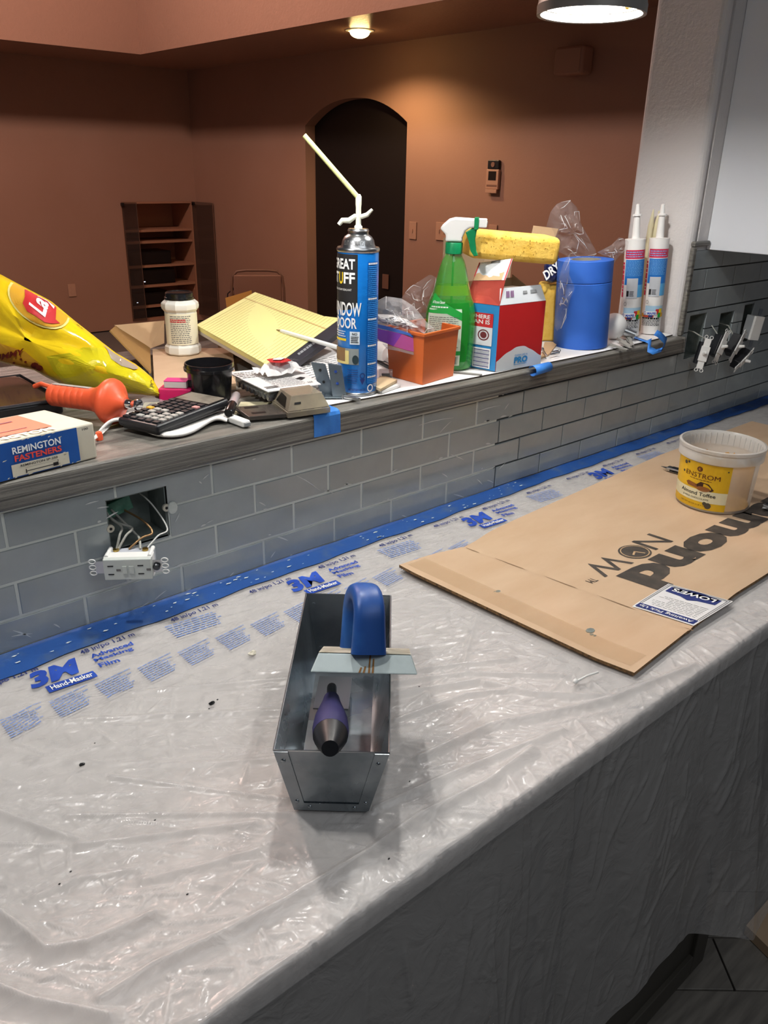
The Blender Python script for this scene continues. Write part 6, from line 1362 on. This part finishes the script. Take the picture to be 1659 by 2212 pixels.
toggle('white toggle switch dangling second along from the ledge end', (1540, 792), (1577, 706), -.040, (-.15, -.98, .05))
toggle('white toggle switch dangling third along from the ledge end', (1572, 788), (1616, 708), -.040, (.05, -.98, -.1))
toggle('white toggle switch hanging lowest, tipped over below the tall one', (1586, 800), (1628, 756), -.050, (.25, -.95, -.2))
toggle('tall white paddle switch above the lowest dangling toggle', (1624, 742), (1644, 676), -.030, (-.35, -.93, .05), tall=True)

# ================================================================ PENDANTS (the visible one; two more hang out of frame, over the same counter)
for k, (x, y, z) in enumerate(PEND):
    c = V(x, y, z); r = .0935
    t = thing('pendant_lamp', ('grey metal drum pendant lamp beside the white wall end', 'grey metal drum pendant lamp over the mud pan', 'grey metal drum pendant lamp over the outlet')[k], 'lamp', c, 'pendants over the counter')
    part(t, 'shade', MB().lathe(c, [(r*.93, .001), (r, 0), (r*1.005, .014), (r, .0145), (r*.985, .020), (r*.985, .13), (r*.9, .14), (.02, .150), (.02, .152), (r*.88, .1375), (r*.955, .128), (r*.955, .016)], 56, cap0=False, cap1=False), 'shade_metal', smooth=40)
    part(t, 'lining', MB().lathe(c, [(r*.945, .0145), (r*.945, .126), (r*.86, .1355), (.001, .1355)], 48, cap0=False, cap1=False), 'shade_inner', smooth=40)
    part(t, 'bulb', MB().sphere(c+Z_*.075, .028, 20, 12), 'bulb_glow', smooth=60)
    part(t, 'set_screw', MB().sphere(c+V(math.cos(-.2), math.sin(-.2), 0)*r*.90+Z_*.022, .006, 10, 6), 'brass', smooth=60)
    part(t, 'stem', MB().cyl(c+Z_*.150, c+Z_*.75, .006, n=10), 'shade_metal')
    lamp('pendant_light', 'POINT', tuple(c+Z_*.035), 13.5, (1.0, .985, .965), .02)

# ================================================================ LIVING ROOM FITTINGS
# recessed ceiling light
rc = V(3.67, 3.69, ZC)
t = thing('recessed_light', 'glowing recessed downlight in the lowered ceiling border', 'light', rc-Z_*.03)
part(t, 'trim_ring', MB().lathe(rc, [(.072, -.0005), (.095, -.0005), (.095, -.004), (.075, -.008), (.070, -.004)], 40, cap0=False, cap1=False), 'plastic_white', smooth=40)
part(t, 'lens', MB().sphere(rc-Z_*.012, .066, 28, 10, (1, 1, .55)), 'recess_glow', smooth=60)
def plate(name, lab, cat, c, wall, w, hgt, m_='plate_ivory', group=None):
    n = V(-1, 0, 0) if wall == 'x' else V(0, -1, 0); a = V(0, -1, 0) if wall == 'x' else V(1, 0, 0)
    c = np.asarray(c)+n*.005; t = thing(name, lab, cat, c-Z_*hgt/2, group); part(t, 'plate', MB().obox(c, a, Z_, n, w/2, hgt/2, .0045), m_, bevel=.002); return t, c, a, n
def wx(px, py): return un(px, py, x=XD)
def wy(px, py): return un(px, py, y=YN)
t, c, a, n = plate('light_switch', 'single ivory light switch right beside the arched doorway', 'switch', wx(893, 498), 'x', .078, .125)
part(t, 'lever', MB().obox(c+n*.006, a, Z_, n, .005, .012, .004), 'plate_ivory')
t, c, a, n = plate('light_switch', 'double ivory light switch plate half hidden by the spray head', 'switch', wx(956, 500), 'x', .125, .125)
for s in (-1, 1): part(t, 'lever', MB().obox(c+n*.006+a*s*.025, a, Z_, n, .005, .012, .004), 'plate_ivory')
plate('wall_plate', 'small ivory wall plate just above the yellow sponge', 'wall plate', wx(1066, 498), 'x', .075, .075)
for p, wl, lab in ((wx(513, 618), 'x', 'ivory wall outlet near the folding chair'), (wy(155, 627), 'y', 'ivory wall outlet low on the niche wall')):
    t, c, a, n = plate('wall_outlet', lab, 'outlet', p, wl, .075, .118)
    for s in (-1, 1): part(t, 'socket', MB().obox(c+n*.0052+Z_*s*.024, a, Z_, n, .013, .012, .001), 'plate_ivory', bevel=.003)
cp = wx(513, 620)+V(-.02, .02, -.02); solo('power_cord', 'black power cord plugged in by the folding chair', 'cord', MB().obox(cp, V(1, 0, 0), V(0, 1, 0), Z_, .02, .018, .012).tube([cp+V(-.015, .01, 0), cp+V(-.05, .06, -.05), cp+V(-.06, .075, -.25), cp+V(-.05, .08, -.42)], .006, 8), 'plastic_black_soft')
# thermostat with remote holder above
c = wx(1068, 384)+V(-.012, 0, 0); t = thing('thermostat', 'beige thermostat with dark screen and fold-down cover', 'thermostat', c-Z_*.10)
Y_ = V(0, -1, 0); nX = V(-1, 0, 0)
part(t, 'body', MB().obox(c-Z_*.010, Y_, Z_, nX, .055, .062, .012), 'plate_ivory', bevel=.004); part(t, 'screen', MB().obox(c+nX*.0125+Z_*.012, Y_, Z_, nX, .034, .028, .001), mat('dark_screen', '#2A2624', .2)); part(t, 'cover', MB().obox(c-Z_*.085+nX*.012, Y_, Z_, nX, .050, .012, .006), 'plate_ivory', bevel=.002); part(t, 'buttons', MB().obox(c-Z_*.050+nX*.0125, Y_, Z_, nX, .045, .006, .001), 'chair_pad')
c2 = c+Z_*.082; t = thing('remote_sensor', 'black keypad mounted directly above the thermostat', 'keypad', c2-Z_*.025); part(t, 'body', MB().obox(c2, Y_, Z_, nX, .050, .028, .010), 'plastic_black_soft', bevel=.005); part(t, 'dial', MB().cyl(c2+nX*.010, c2+nX*.014, .016, n=20), 'chair_pad')
c = wx(1252, 134)+V(-.06, 0, 0); t = thing('wall_speaker', 'tan wall speaker high on the door wall', 'speaker', c-Z_*.08); part(t, 'cabinet', MB().obox(c, Y_, Z_, nX, .105, .075, .055), 'paint_tan', bevel=(.02, 4), smooth=60); part(t, 'grille', MB().obox(c+nX*.056, Y_, Z_, nX, .088, .060, .002), 'paint_tan', bevel=.001)
p = wx(815, 610)+V(.095, 0, 0); plate('wall_plate', 'faint wall plate on the dark door inside the arch', 'wall plate', p+V(0, 0, 0), 'x', .075, .115, 'chair_metal')
# niche with shelves, equipment and glass doors
t = thing('media_niche', 'recessed shelf unit full of black equipment in the tan wall', 'shelf unit', (3.77, YN+.2, NZ0))
x0, x1 = NX0+.001, NX1-.001
part(t, 'back_panel', MB().box(x0, x1, YN+.42, YN+.44, NZ0, NZ1), 'wood_shelf'); part(t, 'side_panel', MB().box(x0, x0+.02, YN+.001, YN+.42, NZ0+.001, NZ1-.001), 'wood_shelf'); part(t, 'side_panel', MB().box(x1-.02, x1, YN+.001, YN+.42, NZ0+.001, NZ1-.001), 'wood_shelf'); part(t, 'top_panel', MB().box(x0+.02, x1-.02, YN+.001, YN+.42, NZ1-.02, NZ1-.001), 'wood_shelf')
SHZ = [.030, -.080, -.315, -.512, -.715, -.845]
for z in SHZ: part(t, 'shelf', MB().box(x0+.021, x1-.021, YN+.012, YN+.419, z-.022, z), 'wood_shelf')
for k, (z, hh, xa, xb, lab) in enumerate(((-.315, .13, .05, .52, 'black media player on the upper equipment shelf'), (-.512, .150, .05, .55, 'black receiver with one lit dot on the middle shelf'), (-.715, .12, .05, .50, 'black amplifier on the shelf just behind the white jar'), (-.845, .09, .05, .52, 'black device on the lowest shelf of the niche'))):
    t = thing('av_component', lab, 'equipment', (3.65, YN+.2, z)); part(t, 'case', MB().box(x0+xa, x0+xb, YN+.06, YN+.36, z+.001, z+hh), 'av_black', bevel=.004); part(t, 'front_panel', MB().box(x0+xa+.01, x0+xb-.01, YN+.054, YN+.0595, z+.012, z+hh-.01), 'plastic_black'); 
    if k in (1, 2): part(t, 'indicator', MB().box(x0+xa+.14-.10*(k == 2), x0+xa+.155-.10*(k == 2), YN+.051, YN+.0535, z+.03, z+.036), 'led')
GLS = mat('smoked_glass', '#4A3A34', .08, clear=.62, spec=.5)
for nm, q, lab in (('glass_door', [V(NX0+.004, YN-.002, NZ1-.004), V(NX0+.135, YN-.05, NZ1-.004)], 'narrow smoked glass door swung open at the far side of the niche'), ('glass_door', [V(NX1-.004, YN-.002, NZ1-.004), V(XD-.02, YN-.37, NZ1-.004)], 'smoked glass door swung open against the corner by the niche')):
    a, b = q; H = V(0, 0, NZ1-NZ0-.01); t = thing(nm, lab, 'door', V(a[0], a[1], NZ0), 'glass doors of the niche'); part(t, 'pane', MB().slab([a-H, b-H, b, a], .005), GLS)
    part(t, 'hinge', MB().obox(a+V(0, -.02, -.02), V(1, 0, 0), V(0, 1, 0), Z_, .012, .014, .014), 'metal_dark'); part(t, 'edge_strip', MB().cyl(b-H, b, .004, n=8), 'chair_metal')
# folding chair
cb0 = un(556, 600, z=-.19); d = nrm(V(cb0[0]-CAM[0], cb0[1]-CAM[1], 0)); rt = V(d[1], -d[0], 0); sf = -d
g = V(cb0[0], cb0[1], FZ)
t = thing('folding_chair', 'tan padded folding chair by the door wall', 'chair', g)
wv = .215; zt = un(560, 583, z=-.1)[2]; zt = zat(g, 584)-.0; hb = zt-FZ
fr = [g-rt*wv-d*.05+Z_*.01, g-rt*wv*.98+Z_*(hb-.14), g-rt*wv*.93+Z_*(hb-.05), g-rt*wv*.75+Z_*(hb-.008), g-rt*wv*.4+Z_*hb, g+rt*wv*.4+Z_*hb, g+rt*wv*.75+Z_*(hb-.008), g+rt*wv*.93+Z_*(hb-.05), g+rt*wv*.98+Z_*(hb-.14), g+rt*wv-d*.05+Z_*.01]
part(t, 'frame', MB().tube(fr, .011, 10), 'chair_metal', smooth=60)
part(t, 'backrest', MB().obox(g+Z_*(hb-.14)-d*.004, rt, nrm(Z_), d, wv*.90, .105, .010), 'chair_pad', bevel=(.02, 3)); part(t, 'seat', MB().obox(g+Z_*(hb-.42)-d*.20, rt, d, Z_, wv*.92, .20, .018), 'chair_pad', bevel=(.015, 3))
for s in (-1, 1): part(t, 'leg', MB().cyl(g+rt*s*wv*.9-d*.36+Z_*.0, g+rt*s*wv*.9+Z_*(hb-.40), .010, n=10), 'chair_metal')
p = g-rt*.13-d*.21+Z_*(hb-.40); solo('yellow_folder', 'mustard folder propped on the folding chair seat', 'folder', MB().slab([p-rt*.11, p+rt*.10, p+rt*.08+Z_*.26+d*.08, p-rt*.13+Z_*.20+d*.08], .006), mat('folder_mustard', '#B88A3A', .6))
